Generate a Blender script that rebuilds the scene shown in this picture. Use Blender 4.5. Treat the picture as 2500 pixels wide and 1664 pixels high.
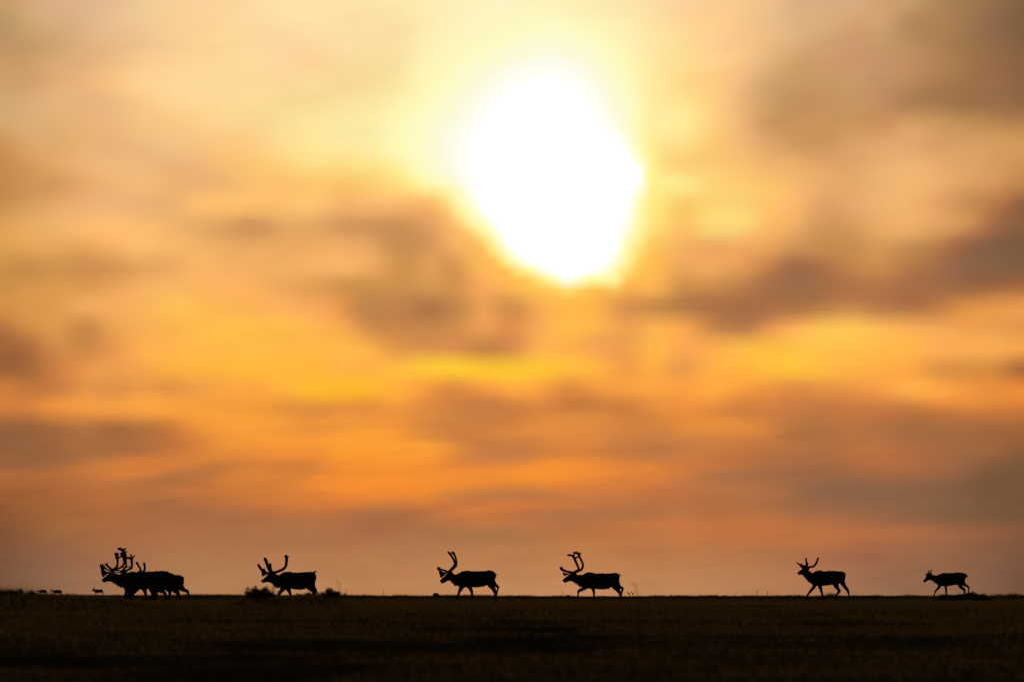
import bpy, math, random
import numpy as np
from mathutils import Vector

scene = bpy.context.scene
for o in list(bpy.data.objects): bpy.data.objects.remove(o)
C = bpy.context.collection

# ---------------------------------------------------------------- camera
LENS = 600.0                       # long telephoto, 36 mm sensor
F = 2500*LENS/36.0                 # pixels of the photograph per radian
EYE = 1454.0                       # row of the photograph at eye level
D0 = 560.0                         # distance of the herd
cam_d = bpy.data.cameras.new("camera"); cam = bpy.data.objects.new("camera", cam_d); C.objects.link(cam)
cam_d.lens = LENS; cam_d.sensor_width = 36; cam_d.clip_start = 0.5; cam_d.clip_end = 90000
cam.location = (0, 0, 0)
cam.rotation_euler = (math.pi/2 + (EYE-832)/F, 0, 0)
cam_d.dof.use_dof = True; cam_d.dof.focus_distance = D0; cam_d.dof.aperture_fstop = 11.0
scene.camera = cam

# ---------------------------------------------------------------- colour management
scene.view_settings.view_transform = 'Standard'; scene.view_settings.look = 'None'
scene.view_settings.exposure = -2.0; scene.view_settings.gamma = 1
scene.cycles.max_bounces = 4

# ---------------------------------------------------------------- sky
SUN_AZ = (1350-1250)/F; SUN_EL = (EYE-420)/F
SHARP = .38
# ---- colours of the cloud deck: 37 columns from edge to edge, a row every 50 units from high to low (display values)
SKY = '''
200,158,106 210,166,120 220,174,138 226,184,142 234,190,146 240,200,150 248,206,150 254,210,156 254,214,156 254,220,164 254,224,168 254,226,168 254,226,170 254,228,170 255,232,172 255,236,176 255,238,184 255,243,190 255,244,196 255,244,190 255,240,184 255,236,178 254,232,172 254,220,162 254,212,158 252,206,148 248,202,140 238,192,138 224,178,130 220,174,130 216,174,128 212,160,114 198,158,106 176,134,92 164,122,82 150,110,74 132,98,68
190,150,104 206,166,116 218,176,130 226,184,140 234,192,146 240,200,148 248,206,148 253,210,150 254,216,156 254,218,162 254,224,166 254,226,168 254,224,168 254,226,167 254,229,169 255,237,177 254,242,187 253,245,199 253,246,205 253,246,202 253,243,196 255,241,184 254,236,176 254,225,163 254,214,150 254,208,142 248,200,138 234,190,138 222,178,130 218,174,126 214,164,116 208,162,112 184,140,94 176,130,86 162,120,80 144,106,76 130,98,66
192,150,104 200,156,106 210,168,116 226,180,130 236,190,138 240,198,144 248,206,148 252,212,150 254,216,152 254,216,158 254,214,160 254,218,162 254,222,166 254,224,164 254,226,166 255,238,178 254,246,190 252,248,208 252,248,214 252,248,214 252,246,208 255,246,190 255,240,180 255,230,164 254,220,150 254,210,146 248,200,138 236,188,130 222,178,126 212,166,116 208,156,112 200,156,106 184,140,94 174,128,84 160,118,78 146,106,74 130,98,64
200,154,102 206,160,106 218,170,118 228,178,126 238,190,132 248,202,142 252,208,148 254,214,150 254,216,152 254,218,158 254,214,158 254,212,152 254,222,159 254,225,160 254,230,165 255,243,182 254,248,195 253,251,224 253,251,227 253,251,227 253,250,224 255,249,193 255,243,182 255,232,162 254,222,146 255,210,142 250,198,134 228,182,126 212,164,108 208,158,108 206,152,106 198,148,104 192,142,96 178,130,88 162,118,76 152,108,72 144,102,68
204,160,106 212,162,108 226,174,120 238,182,126 250,196,132 254,210,144 254,214,152 254,216,152 254,216,152 254,216,152 254,216,154 254,220,154 254,222,152 254,226,156 255,234,164 255,248,186 255,250,200 255,255,240 255,255,240 255,255,240 255,255,240 255,252,196 255,246,184 255,234,160 255,218,142 254,206,132 244,190,128 214,168,112 206,158,102 204,156,102 206,158,104 198,148,104 184,136,92 172,124,80 162,118,76 154,110,74 144,100,70
208,166,112 216,170,118 230,180,124 232,182,128 238,188,130 248,200,136 254,210,144 254,214,150 254,216,150 254,220,152 252,220,150 252,222,150 254,228,157 254,232,161 255,241,175 255,250,193 254,250,207 255,255,240 255,255,240 255,255,240 255,255,240 255,253,208 255,248,187 255,235,162 255,226,146 255,208,132 240,184,122 210,164,106 200,150,98 204,150,100 200,152,98 196,142,98 176,130,86 166,122,80 158,114,74 156,112,74 150,106,70
210,166,110 218,172,118 224,176,116 234,180,120 238,184,128 244,196,130 248,200,132 252,208,138 254,214,146 254,218,148 252,222,150 254,228,156 254,234,162 255,238,166 255,248,186 255,252,200 254,250,214 255,255,240 255,255,240 255,255,240 255,255,240 255,255,220 255,250,190 255,236,164 255,234,154 255,208,128 238,182,118 212,156,98 206,150,94 204,150,92 204,150,92 204,146,92 212,156,98 202,150,92 188,138,84 184,132,80 176,126,78
208,150,88 222,168,108 224,172,112 236,180,116 236,180,124 240,188,128 242,194,134 248,196,130 255,202,130 255,210,136 254,220,146 254,230,152 255,232,160 255,238,166 255,250,186 254,252,200 254,250,214 255,255,240 255,255,240 255,255,240 255,255,240 255,255,220 255,246,180 255,232,150 255,222,138 255,204,118 244,188,118 220,164,104 208,154,94 206,152,94 216,160,102 224,166,108 224,168,108 218,160,102 214,158,98 210,154,94 206,152,88
204,142,80 212,156,92 228,170,104 236,180,118 240,186,124 238,184,124 236,180,122 240,184,122 250,192,118 255,200,118 255,210,124 255,220,138 255,222,136 255,228,140 255,240,160 255,252,184 254,250,200 255,255,240 255,255,240 255,255,240 255,255,240 255,255,220 255,244,170 255,228,140 255,210,118 255,202,116 252,194,112 240,180,110 234,174,106 226,164,102 224,164,104 232,172,110 236,178,114 232,170,108 222,164,104 212,154,94 202,146,84
200,138,78 208,150,86 218,160,96 232,170,106 238,180,116 242,186,120 238,180,114 238,178,116 242,184,114 252,192,112 255,194,112 255,200,110 254,198,108 255,206,110 255,222,128 255,244,160 255,250,180 255,255,240 255,255,240 255,255,240 255,255,240 255,250,190 255,246,150 255,236,146 255,230,140 255,214,118 255,206,116 254,196,108 246,182,110 234,172,106 230,170,104 238,178,112 240,180,112 234,172,108 222,162,98 212,150,90 190,132,78
200,144,78 214,158,92 232,168,104 236,176,114 238,180,120 236,178,116 236,178,114 252,188,112 254,190,108 254,190,108 255,192,110 255,194,112 245,178,108 248,182,112 250,184,110 252,184,106 255,215,114 255,240,160 255,255,240 255,255,240 255,255,240 255,250,180 255,246,150 255,232,130 255,205,108 254,212,112 255,212,118 255,196,108 252,182,108 226,164,102 232,170,108 238,178,112 238,176,110 228,162,98 204,148,86 184,120,74 148,100,68
222,158,86 230,168,98 238,176,108 248,184,112 252,188,112 250,186,112 246,182,110 236,176,108 228,166,100 220,156,92 236,174,104 232,170,102 220,158,98 218,154,94 210,150,90 226,162,100 250,184,104 255,210,104 255,245,160 255,255,240 255,255,240 255,250,180 255,240,140 255,225,120 255,196,102 255,216,116 255,214,118 255,190,102 240,174,102 218,156,94 222,160,96 234,170,102 236,172,106 222,160,96 204,142,84 166,110,72 142,98,66
222,160,84 228,164,90 232,168,94 236,170,94 246,178,104 252,188,110 252,186,108 244,180,104 236,172,98 236,170,98 238,170,98 238,172,98 238,170,98 222,158,92 204,146,86 214,150,88 244,176,98 255,192,92 255,225,120 255,255,200 255,255,240 255,245,150 255,225,110 255,200,96 248,178,98 240,170,98 242,172,98 238,166,94 212,152,88 200,144,82 202,144,82 214,152,88 198,144,82 184,124,76 156,104,72 136,98,70 126,92,64
208,148,76 206,144,78 212,150,82 214,148,84 222,156,88 236,168,96 240,172,98 248,180,102 244,176,102 244,174,100 244,178,102 244,176,100 244,178,102 238,170,96 214,150,82 226,160,90 218,150,82 255,184,88 255,196,86 255,215,100 255,245,160 255,240,140 255,210,96 255,186,82 238,168,94 238,168,94 228,156,88 196,132,78 172,112,74 180,118,74 196,134,76 202,138,76 184,122,74 168,112,76 148,102,72 136,98,68 134,98,66
206,144,72 214,148,78 220,152,80 222,154,82 234,164,90 244,174,98 248,180,98 252,182,96 254,180,96 250,178,94 240,170,94 232,162,88 216,150,80 208,146,80 208,146,80 212,150,82 216,148,80 244,168,90 255,184,82 255,200,86 255,210,96 255,196,82 252,180,78 250,176,84 212,146,78 206,142,78 192,130,76 176,116,74 160,112,74 168,112,72 178,116,74 180,120,72 172,112,74 164,112,72 160,106,70 164,106,66 166,106,62
212,142,74 220,150,76 224,156,82 238,168,92 246,174,94 252,182,90 255,190,88 255,188,84 254,184,88 254,180,88 252,178,90 246,168,90 232,154,80 198,136,78 196,132,78 184,124,76 200,138,78 234,158,84 218,148,78 248,172,84 255,184,76 252,176,78 224,150,82 206,142,76 188,128,76 182,118,72 176,116,72 178,116,74 180,120,72 190,128,74 200,134,76 190,126,76 184,120,72 196,128,72 220,146,70 224,148,74 226,152,78
182,116,66 208,140,70 222,152,78 212,142,76 238,166,86 250,176,86 252,182,80 255,188,78 255,190,76 255,190,74 255,188,76 252,180,82 246,168,80 214,146,76 208,140,74 204,138,76 210,142,76 232,156,82 226,148,78 246,170,84 255,186,76 252,178,78 240,164,80 246,172,78 244,164,78 210,142,76 200,134,76 224,150,80 250,172,84 255,188,82 255,188,82 252,180,84 244,170,84 240,166,84 238,160,80 232,158,76 226,150,76
164,102,60 176,110,62 208,138,74 210,140,74 232,154,78 252,174,80 255,180,78 255,184,76 255,186,74 255,188,74 255,184,72 255,184,70 255,182,74 250,174,76 226,152,76 220,146,78 222,146,78 206,136,74 222,144,78 252,176,78 252,176,76 244,166,80 240,160,78 255,180,70 248,166,80 250,168,76 255,182,74 255,186,66 255,192,72 255,190,76 255,188,76 255,184,76 255,180,76 252,172,84 246,170,80 242,166,80 236,160,72
162,100,58 170,108,60 206,130,66 228,150,76 236,158,78 246,168,76 255,178,66 255,180,66 255,184,64 255,186,60 255,184,62 255,182,62 255,178,70 254,176,68 255,184,64 255,192,56 255,196,50 255,193,52 255,196,52 255,194,54 255,186,60 255,176,66 242,158,72 254,172,68 238,158,78 255,172,70 255,180,62 255,189,62 255,190,58 255,182,66 254,178,70 254,172,70 254,168,72 232,154,72 224,148,68 214,138,68 186,112,62
202,124,60 196,120,60 204,128,68 226,148,72 226,148,74 236,156,72 232,152,72 240,160,72 250,164,68 252,166,66 255,176,62 255,182,50 255,180,46 255,180,48 254,172,60 244,156,64 226,144,66 238,150,66 252,168,64 246,158,66 226,142,66 236,150,66 244,156,66 248,160,68 250,160,66 254,166,64 248,158,66 240,152,66 226,144,68 228,148,68 232,148,70 244,156,72 254,168,72 252,162,68 240,150,66 230,142,60 234,138,56
200,120,60 208,126,62 234,144,60 238,150,66 236,152,66 246,160,66 246,158,64 248,158,62 248,160,62 246,158,60 232,148,64 226,144,64 232,146,64 228,142,64 244,152,64 230,142,64 206,130,66 198,122,68 204,126,66 218,134,66 202,126,66 204,126,66 204,126,66 224,140,64 236,144,62 234,144,64 216,134,66 212,130,66 200,124,68 196,120,66 200,122,66 200,122,66 202,124,66 212,130,62 218,134,60 214,130,58 206,122,56
150,98,60 160,104,62 178,110,62 190,120,64 176,112,66 188,120,64 206,124,62 232,142,60 244,154,60 248,158,58 248,156,58 244,152,60 250,158,58 250,158,56 244,148,60 222,138,64 210,130,66 216,134,66 222,138,62 228,142,62 226,140,62 220,136,66 208,130,66 204,128,66 226,140,60 234,144,60 228,140,60 208,128,64 184,116,66 180,114,66 186,116,66 180,114,66 168,108,66 164,108,68 166,106,66 162,102,62 164,104,60
152,96,58 150,98,62 160,102,64 172,110,64 176,112,66 184,114,66 202,122,62 224,136,58 232,144,58 238,144,58 240,144,58 244,146,56 252,158,52 255,160,52 254,160,54 252,158,54 214,132,66 198,124,68 200,126,70 214,130,62 222,134,60 218,132,62 204,126,64 192,120,68 206,128,66 206,126,64 200,122,64 190,116,66 184,114,66 178,112,66 186,114,64 188,114,64 178,108,64 166,106,66 156,104,66 152,98,62 136,92,58
180,104,56 178,104,56 184,110,58 194,116,60 206,124,60 214,126,58 206,124,62 208,126,62 222,134,58 216,130,60 212,128,62 222,134,60 244,142,54 242,142,54 246,146,52 240,140,54 234,138,58 230,136,60 236,140,56 244,146,52 240,142,54 232,136,56 222,130,60 220,130,60 212,124,64 200,120,64 186,114,66 176,112,68 166,108,72 164,108,70 172,108,66 174,106,64 168,104,64 158,102,66 148,96,64 128,90,60 120,86,58
162,94,54 166,98,54 172,102,58 180,108,60 188,112,60 182,112,64 188,114,64 198,118,62 206,124,58 212,126,58 216,128,58 226,132,58 240,138,52 242,140,52 240,138,52 234,136,52 208,126,62 196,122,68 198,122,68 204,124,66 210,124,62 204,122,66 198,118,66 196,116,66 194,116,66 186,114,68 182,114,68 172,110,68 158,106,70 146,102,72 144,100,72 144,100,72 142,98,70 136,96,68 126,90,62 118,86,58 112,82,56
142,88,52 152,94,54 162,100,58 170,104,60 174,106,62 172,108,66 172,108,68 176,110,68 180,112,68 184,112,66 186,114,66 192,116,64 196,116,62 180,112,68 176,112,70 190,116,66 204,120,64 204,122,62 200,118,64 188,116,70 178,114,72 178,114,72 180,114,70 182,114,70 190,116,70 184,112,66 182,112,68 178,110,66 170,108,68 164,108,70 156,106,70 148,102,70 142,100,70 134,96,68 124,90,62 116,84,58 114,82,54
134,86,54 144,92,58 156,102,62 164,106,64 168,106,66 170,108,68 172,110,70 172,112,72 170,112,74 174,114,72 172,114,74 174,116,74 176,114,72 174,112,74 174,114,74 174,116,74 174,116,74 176,118,74 178,118,74 184,118,72 188,118,70 190,118,68 190,118,68 190,118,68 194,120,66 190,116,66 190,116,64 192,114,64 188,112,64 186,112,64 178,108,66 174,106,68 164,104,68 156,100,68 146,96,64 138,90,62 128,86,60
128,84,58 136,92,64 146,98,68 156,104,70 162,108,74 168,112,76 172,116,76 174,118,76 174,118,78 176,118,78 178,120,78 178,120,78 180,120,76 180,122,76 178,120,78 180,122,80 182,124,80 184,124,78 184,124,78 184,124,78 188,124,76 190,124,76 190,122,74 188,122,74 188,122,74 184,120,74 182,118,74 178,116,74 176,114,74 174,110,74 168,106,74 160,104,72 156,104,70 150,102,70 144,98,68 136,92,66 126,86,62
124,84,60 134,94,68 144,102,74 154,108,76 160,112,80 166,116,80 172,120,80 174,122,82 176,124,82 178,124,82 180,126,84 182,126,84 184,128,82 184,128,82 186,128,82 186,128,84 188,130,84 188,130,84 188,130,84 190,130,84 192,130,84 190,130,84 190,130,84 188,128,82 188,128,82 184,126,82 182,124,82 180,122,80 176,118,80 170,116,80 162,112,78 154,106,76 150,104,74 146,102,72 140,98,70 130,90,68 120,84,62
120,84,62 132,94,70 144,104,76 154,110,80 162,114,82 168,118,84 172,122,84 176,126,86 178,126,86 180,128,86 182,130,88 184,130,88 184,130,86 186,130,86 188,132,86 188,132,88 190,134,90 192,136,92 192,136,92 192,136,92 194,136,92 194,136,92 192,136,92 190,134,90 190,134,90 186,130,88 182,128,86 180,126,86 176,122,84 168,118,84 160,114,82 154,110,80 148,106,78 144,104,76 138,98,74 128,90,68 118,82,62
'''
# cloud shreds: centre x, y, half-width, half-height, tilt (deg, + = rising to the right), colour, opacity
SHREDS = [
(930,562,52,16,-22,(200,142,82),0.48),(875,548,36,14,0,(214,152,90),0.36),(1000,600,24,44,25,(206,146,84),0.42),(1012,655,22,40,0,(204,142,80),0.42),
(1045,632,11,34,0,(234,168,98),0.48),(1075,640,16,40,15,(212,150,86),0.36),(1053,748,30,16,0,(176,116,70),0.54),(898,756,40,15,0,(188,128,76),0.48),
(960,752,40,12,0,(194,132,78),0.36),(885,700,16,30,0,(204,142,74),0.36),(935,690,18,30,0,(216,150,80),0.36),(985,690,20,28,0,(200,138,76),0.30),
(1225,742,18,26,25,(210,144,78),0.48),(1188,826,34,12,0,(206,136,72),0.48),(1180,772,14,24,0,(238,160,88),0.42),(860,610,50,18,-6,(246,178,106),0.48),
(840,640,40,14,0,(250,182,106),0.36),(1105,540,20,50,25,(252,186,106),0.42),(1130,600,20,34,30,(250,184,98),0.36),(1170,640,26,24,35,(250,184,88),0.36),
(628,561,40,13,0,(216,152,94),0.54),(760,566,36,12,0,(224,164,98),0.36),(255,662,50,16,0,(206,140,82),0.42),(60,670,50,14,0,(200,142,72),0.36),
(196,818,36,16,0,(204,138,72),0.42),(1810,768,44,22,8,(160,110,74),0.42),(1940,692,50,30,6,(154,108,74),0.48),(1920,735,40,14,0,(172,116,74),0.30),
(1704,760,20,14,0,(172,116,72),0.48),(1800,790,40,12,14,(180,116,70),0.36),(2030,700,40,12,-14,(170,112,72),0.36),(2180,715,60,14,0,(176,116,76),0.30),
(2400,640,60,20,16,(136,98,70),0.42),(2475,610,40,34,10,(124,92,66),0.48),(1840,486,40,14,0,(255,206,118),0.42),(1760,535,54,12,0,(255,218,122),0.54),
(1800,520,20,12,0,(255,220,126),0.36),(1720,440,34,16,0,(255,218,132),0.36),(1690,460,26,10,0,(255,226,140),0.36),(1740,480,40,8,0,(254,204,112),0.36),
(1985,540,36,16,20,(222,164,100),0.42),(2010,575,40,24,0,(208,148,86),0.30),(1700,395,50,12,5,(253,204,124),0.36),(1850,350,60,20,0,(236,176,112),0.30),
(2060,230,40,20,0,(206,160,100),0.36),(2100,170,50,18,10,(208,158,116),0.30),(2180,210,40,26,0,(196,146,104),0.36),(2240,260,46,24,0,(172,126,84),0.36),
(2300,250,60,22,0,(168,122,78),0.30),(2020,250,30,16,0,(200,146,100),0.30),(2440,400,60,12,10,(214,158,98),0.36),(2140,440,40,30,0,(236,178,114),0.30),
(2080,400,50,12,-6,(218,162,108),0.30),(1400,770,30,40,0,(255,188,76),0.36),(1490,835,50,10,0,(236,158,80),0.42),(1545,842,16,14,0,(236,158,80),0.36),
(1560,840,30,30,0,(250,172,78),0.18),(1180,1005,140,16,0,(206,130,66),.7),(1900,1010,120,20,0,(204,128,66),.6),(2400,1010,120,10,0,(198,118,58),.6),
(920,1010,60,14,0,(244,152,62),.6),(1160,1040,80,36,0,(200,124,66),.8),(1060,1020,60,20,0,(216,140,66),.7),(1230,1110,90,16,0,(196,122,72),.9),
(1260,1080,100,24,0,(210,130,66),.5),(1420,1020,120,18,0,(234,148,64),.7),(1480,1050,160,10,0,(222,138,66),.5),(1620,1090,110,16,2,(188,118,68),.9),
(1700,1060,90,16,0,(212,132,66),.5),(1540,1080,80,26,0,(206,128,66),.6),(890,1070,80,26,0,(252,158,54),.9),(1050,1095,60,12,0,(255,162,54),.9),
(950,1130,120,26,0,(246,146,50),.8),(980,1175,160,14,0,(248,146,48),.8),(1300,1160,160,16,2,(246,144,50),.85),(1120,1180,120,14,0,(242,140,52),.7),
(1200,1210,90,12,0,(196,122,68),.8),(1330,1214,60,12,0,(190,118,68),.7),(1250,1235,150,8,0,(222,124,62),.8),(1080,1240,90,10,3,(196,118,66),.5),
(900,1225,80,16,0,(226,130,58),.6),(880,1260,80,14,0,(172,110,68),.8),(980,1262,70,14,0,(174,112,70),.6),(1500,1180,80,20,0,(222,130,60),.6),
(1430,1230,100,7,0,(210,124,62),.6),(1440,1255,150,10,3,(178,114,70),.6),(1560,1240,100,12,0,(176,112,68),.5),(1620,1276,110,7,2,(208,120,64),.8),
(1780,1270,160,12,2,(200,120,68),.7),(1950,1290,180,12,-1,(196,116,66),.7),(2150,1290,200,14,-1,(178,112,70),.6),(2350,1280,200,8,0,(146,94,64),.6),
(600,1040,90,22,0,(250,160,60),.8),(680,1070,100,16,0,(248,154,56),.6),(780,1050,70,8,0,(222,144,64),.6),(500,1000,120,14,0,(246,160,64),.5),
(60,1055,110,26,0,(150,100,62),.85),(0,1130,80,20,0,(150,98,62),.7),(80,1120,80,24,0,(146,98,64),.7),(280,1080,110,24,2,(170,108,62),.85),
(290,1090,50,14,0,(160,106,66),.5),(430,1090,80,24,0,(196,118,60),.5),(180,1020,80,12,0,(210,130,62),.5),(30,1158,60,3,0,(206,124,78),.6),
(120,1170,160,10,0,(176,106,58),.5),(330,1135,90,14,3,(212,124,58),.7),(440,1128,60,12,0,(222,132,58),.5),(30,1190,120,20,0,(166,98,54),.5),
(420,1170,90,12,4,(160,106,66),.8),(530,1145,70,18,12,(184,116,64),.7),(650,1160,60,20,0,(232,138,56),.5),(600,1190,90,16,0,(200,118,60),.5),
(740,1145,60,12,2,(206,126,60),.6),(800,1180,60,18,0,(244,140,52),.6),(700,1225,90,16,0,(210,122,60),.5),(280,1260,120,16,0,(170,102,58),.4),
(380,1250,60,20,0,(168,106,66),.4),(520,1260,90,18,0,(158,104,70),.5),(2330,1050,90,34,0,(168,108,66),.5),(2450,1060,60,40,0,(168,102,60),.4),
(2200,1065,60,24,0,(168,108,66),.5),(2070,1090,50,30,0,(174,110,66),.3),(2150,1115,80,14,0,(186,112,66),.6),(1990,1085,50,20,0,(176,112,68),.4),
(1800,1075,70,14,0,(190,118,66),.5),(1780,1120,90,14,0,(196,120,64),.5),(1800,1165,100,14,0,(164,110,74),.8),(1960,1155,110,20,0,(162,106,70),.8),
(2090,1200,110,30,0,(140,100,72),.9),(2250,1200,160,30,0,(140,98,70),.85),(2450,1190,80,44,10,(120,86,58),.9),(2480,1230,80,30,0,(116,84,56),.8),
(2350,1240,120,20,0,(132,94,66),.7),(2080,1245,120,18,0,(152,102,70),.6),(1880,1200,60,16,0,(178,112,70),.5),(1960,1235,60,16,0,(164,106,72),.5),
(1740,1200,80,16,0,(186,118,68),.4),(1700,1235,60,14,0,(180,112,66),.4),
]
# veiled sun: angle, radius of the blown-out core, radius of its halo
SUN_C = (1345.,420.)
SUN_R = [(0,211,265),(14,190,268),(35,164,296),(45,166,318),(58,180,360),(71,205,400),(90,226,425),(110,222,405),(130,210,396),(150,203,388),(160,202,418),(173,200,398),(181,192,350),(190,186,286),(206,182,268),(223,178,246),(235,196,252),(246,215,262),(258,225,268),(266,232,278),(279,262,300),(290,258,298),(299,260,335),(308,248,315),(319,221,300),(336,199,276),(350,208,264)]
def sky_rgb(X, Y):
    Hg = np.array([[[float(q) for q in c.split(',')] for c in r.split()] for r in SKY.strip().splitlines()])
    Pd = np.pad(Hg,((1,1),(1,1),(0,0)),'edge'); bl = sum(Pd[a:a+Hg.shape[0],b:b+Hg.shape[1]] for a in range(3) for b in range(3))/9
    lg = Hg.mean(-1,keepdims=True); Hg = np.clip(Hg*(1+SHARP*(lg-bl.mean(-1,keepdims=True))/lg), 0, 256)                                 # crisper cloud edges than the coarse chart gives
    def w1(P, q):                      # smooth weights along one axis (Catmull-Rom, clamped)
        P = np.array(P,float); q = np.clip(q,P[0],P[-1]); i = np.clip(np.searchsorted(P,q,side='right')-1,0,len(P)-2)
        t = (q-P[i])/(P[i+1]-P[i]); a=-.5*t+t*t-.5*t**3; b=1-2.5*t*t+1.5*t**3; c=.5*t+2*t*t-1.5*t**3; d=-.5*t*t+.5*t**3
        return np.stack([np.clip(i-1,0,len(P)-1),i,i+1,np.clip(i+2,0,len(P)-1)]), np.stack([a,b,c,d])
    ix,wx = w1(np.linspace(0,2500,Hg.shape[1]),X); iy,wy = w1(np.arange(Hg.shape[0])*50.,Y)
    C = np.zeros(X.shape+(3,))
    for m in range(4):
        for n in range(4): C += Hg[iy[m],ix[n]]*(wy[m]*wx[n])[...,None]
    for (cx,cy,sx,sy,an,col,op) in SHREDS:
        a=np.radians(an); dx=X-cx; dy=-(Y-cy); p=(dx*np.cos(a)+dy*np.sin(a))/sx; q=(-dx*np.sin(a)+dy*np.cos(a))/sy
        w=op*(.75 if cy>1000 else 1)*np.exp(-.5*(p*p+q*q)**1.15)[...,None]; C = C*(1-w)+np.array(col)*w
    dx=X-SUN_C[0]; dy=-(Y-SUN_C[1]); r=np.hypot(dx,dy); th=np.degrees(np.arctan2(dy,dx))%360
    A=np.array(SUN_R); ang=np.concatenate([A[:,0],[360+A[0,0]]])
    R1=np.interp(th,ang,np.concatenate([A[:,1],A[:1,1]])); R2=np.interp(th,ang,np.concatenate([A[:,2],A[:1,2]]))
    t=(r-R1)/(R2-R1); sh=np.clip(1-(R2-R1-50)/90,0,1)[...,None]
    T=[-.6,-.05,.15,.4,.7,1.0,1.5]
    soft=np.array([(300,300,300),(258,258,258),(255,254,242),(252,249,214),(254,251,196),(255,244,172),(255,226,150)],float)
    hard=np.array([(300,300,300),(262,262,262),(255,255,236),(255,252,172),(255,240,132),(255,216,106),(255,190,96)],float)
    so=np.stack([np.interp(t,T,soft[:,k]) for k in range(3)],-1); ha=np.stack([np.interp(t,T,hard[:,k]) for k in range(3)],-1)
    S=so*(1-sh)+ha*sh; a=np.clip((1.12-t)/.5,0,1); a=(a*a*(3-2*a))[...,None]
    C=C*(1-a)+S*a
    return C
def lin(c):
    c = np.clip(np.asarray(c,float),0,None)/255.0
    return np.where(c<=.04045, c/12.92, ((c+.055)/1.055)**2.4)

world = bpy.data.worlds.new("World"); scene.world = world; world.use_nodes = True
world.node_tree.nodes.clear()
sky_tree = bpy.data.node_groups.new('evening_sky', 'ShaderNodeTree')      # built on its own, then plugged into the world
sky_tree.interface.new_socket(name='Color', in_out='OUTPUT', socket_type='NodeSocketColor')
wn, wl = sky_tree.nodes, sky_tree.links
SKY_GAIN = 4.0                                                             # the picture is exposed two stops down, for the sun
def node(t, **k):
    n = wn.new(t)
    for a,b in k.items(): setattr(n,a,b)
    return n
def mth(op, a, b=None, c=None, clamp=False):
    n = node('ShaderNodeMath', operation=op, use_clamp=clamp)
    for i,v in enumerate((a,b,c)):
        if v is None: continue
        if isinstance(v,(int,float)): n.inputs[i].default_value = v
        else: wl.new(v, n.inputs[i])
    return n.outputs[0]
tc = node('ShaderNodeTexCoord'); sep = node('ShaderNodeSeparateXYZ'); wl.new(tc.outputs['Generated'], sep.inputs[0])
az = mth('ARCTAN2', sep.outputs[0], sep.outputs[1]); el = mth('ARCSINE', sep.outputs[2])
azd = mth('MULTIPLY', az, F); eld = mth('MULTIPLY', el, F)          # angles in telephoto units
# streaky turbulence that frays the cloud edges
cmb = node('ShaderNodeCombineXYZ'); wl.new(mth('MULTIPLY', azd, 1/120.0), cmb.inputs[0]); wl.new(mth('MULTIPLY', eld, 1/60.0), cmb.inputs[1])
n1 = node('ShaderNodeTexNoise'); n1.inputs['Scale'].default_value = 1.0; n1.inputs['Detail'].default_value = 4.0; n1.inputs['Roughness'].default_value = .5
wl.new(cmb.outputs[0], n1.inputs['Vector']); s1 = node('ShaderNodeSeparateColor'); wl.new(n1.outputs['Color'], s1.inputs[0])
def mrange(x, a_, b_, c_, d_):
    n = node('ShaderNodeMapRange', interpolation_type='SMOOTHSTEP'); wl.new(x, n.inputs[0])
    for i,vv in enumerate((a_,b_,c_,d_)): n.inputs[i+1].default_value = vv
    return n.outputs[0]
off_sun = mth('SQRT', mth('ADD', mth('POWER', mth('SUBTRACT', azd, 90.), 2.), mth('POWER', mth('SUBTRACT', eld, EYE-420.), 2.)))
calm = mrange(off_sun, 260., 520., .35, 1.)
u = mth('ADD', azd, mth('MULTIPLY', mth('SUBTRACT', s1.outputs[0], .5), mth('MULTIPLY', calm, 40.0)))
v = mth('ADD', eld, mth('MULTIPLY', mth('SUBTRACT', s1.outputs[1], .5), mth('MULTIPLY', calm, 22.0)))
X0, X1, NX = -120., 2620., 94                                        # cloud chart: columns and rows
U = mth('MULTIPLY_ADD', u, 1/(X1-X0), (1250-X0)/(X1-X0))
rows = list(np.arange(-60., 880., 24.))+list(np.arange(884., 1450., 13.5))
xs = X0+(X1-X0)*np.arange(NX)/(NX-1)
XX, YY = np.meshgrid(xs, rows)
CH = lin(sky_rgb(XX, YY))
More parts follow.
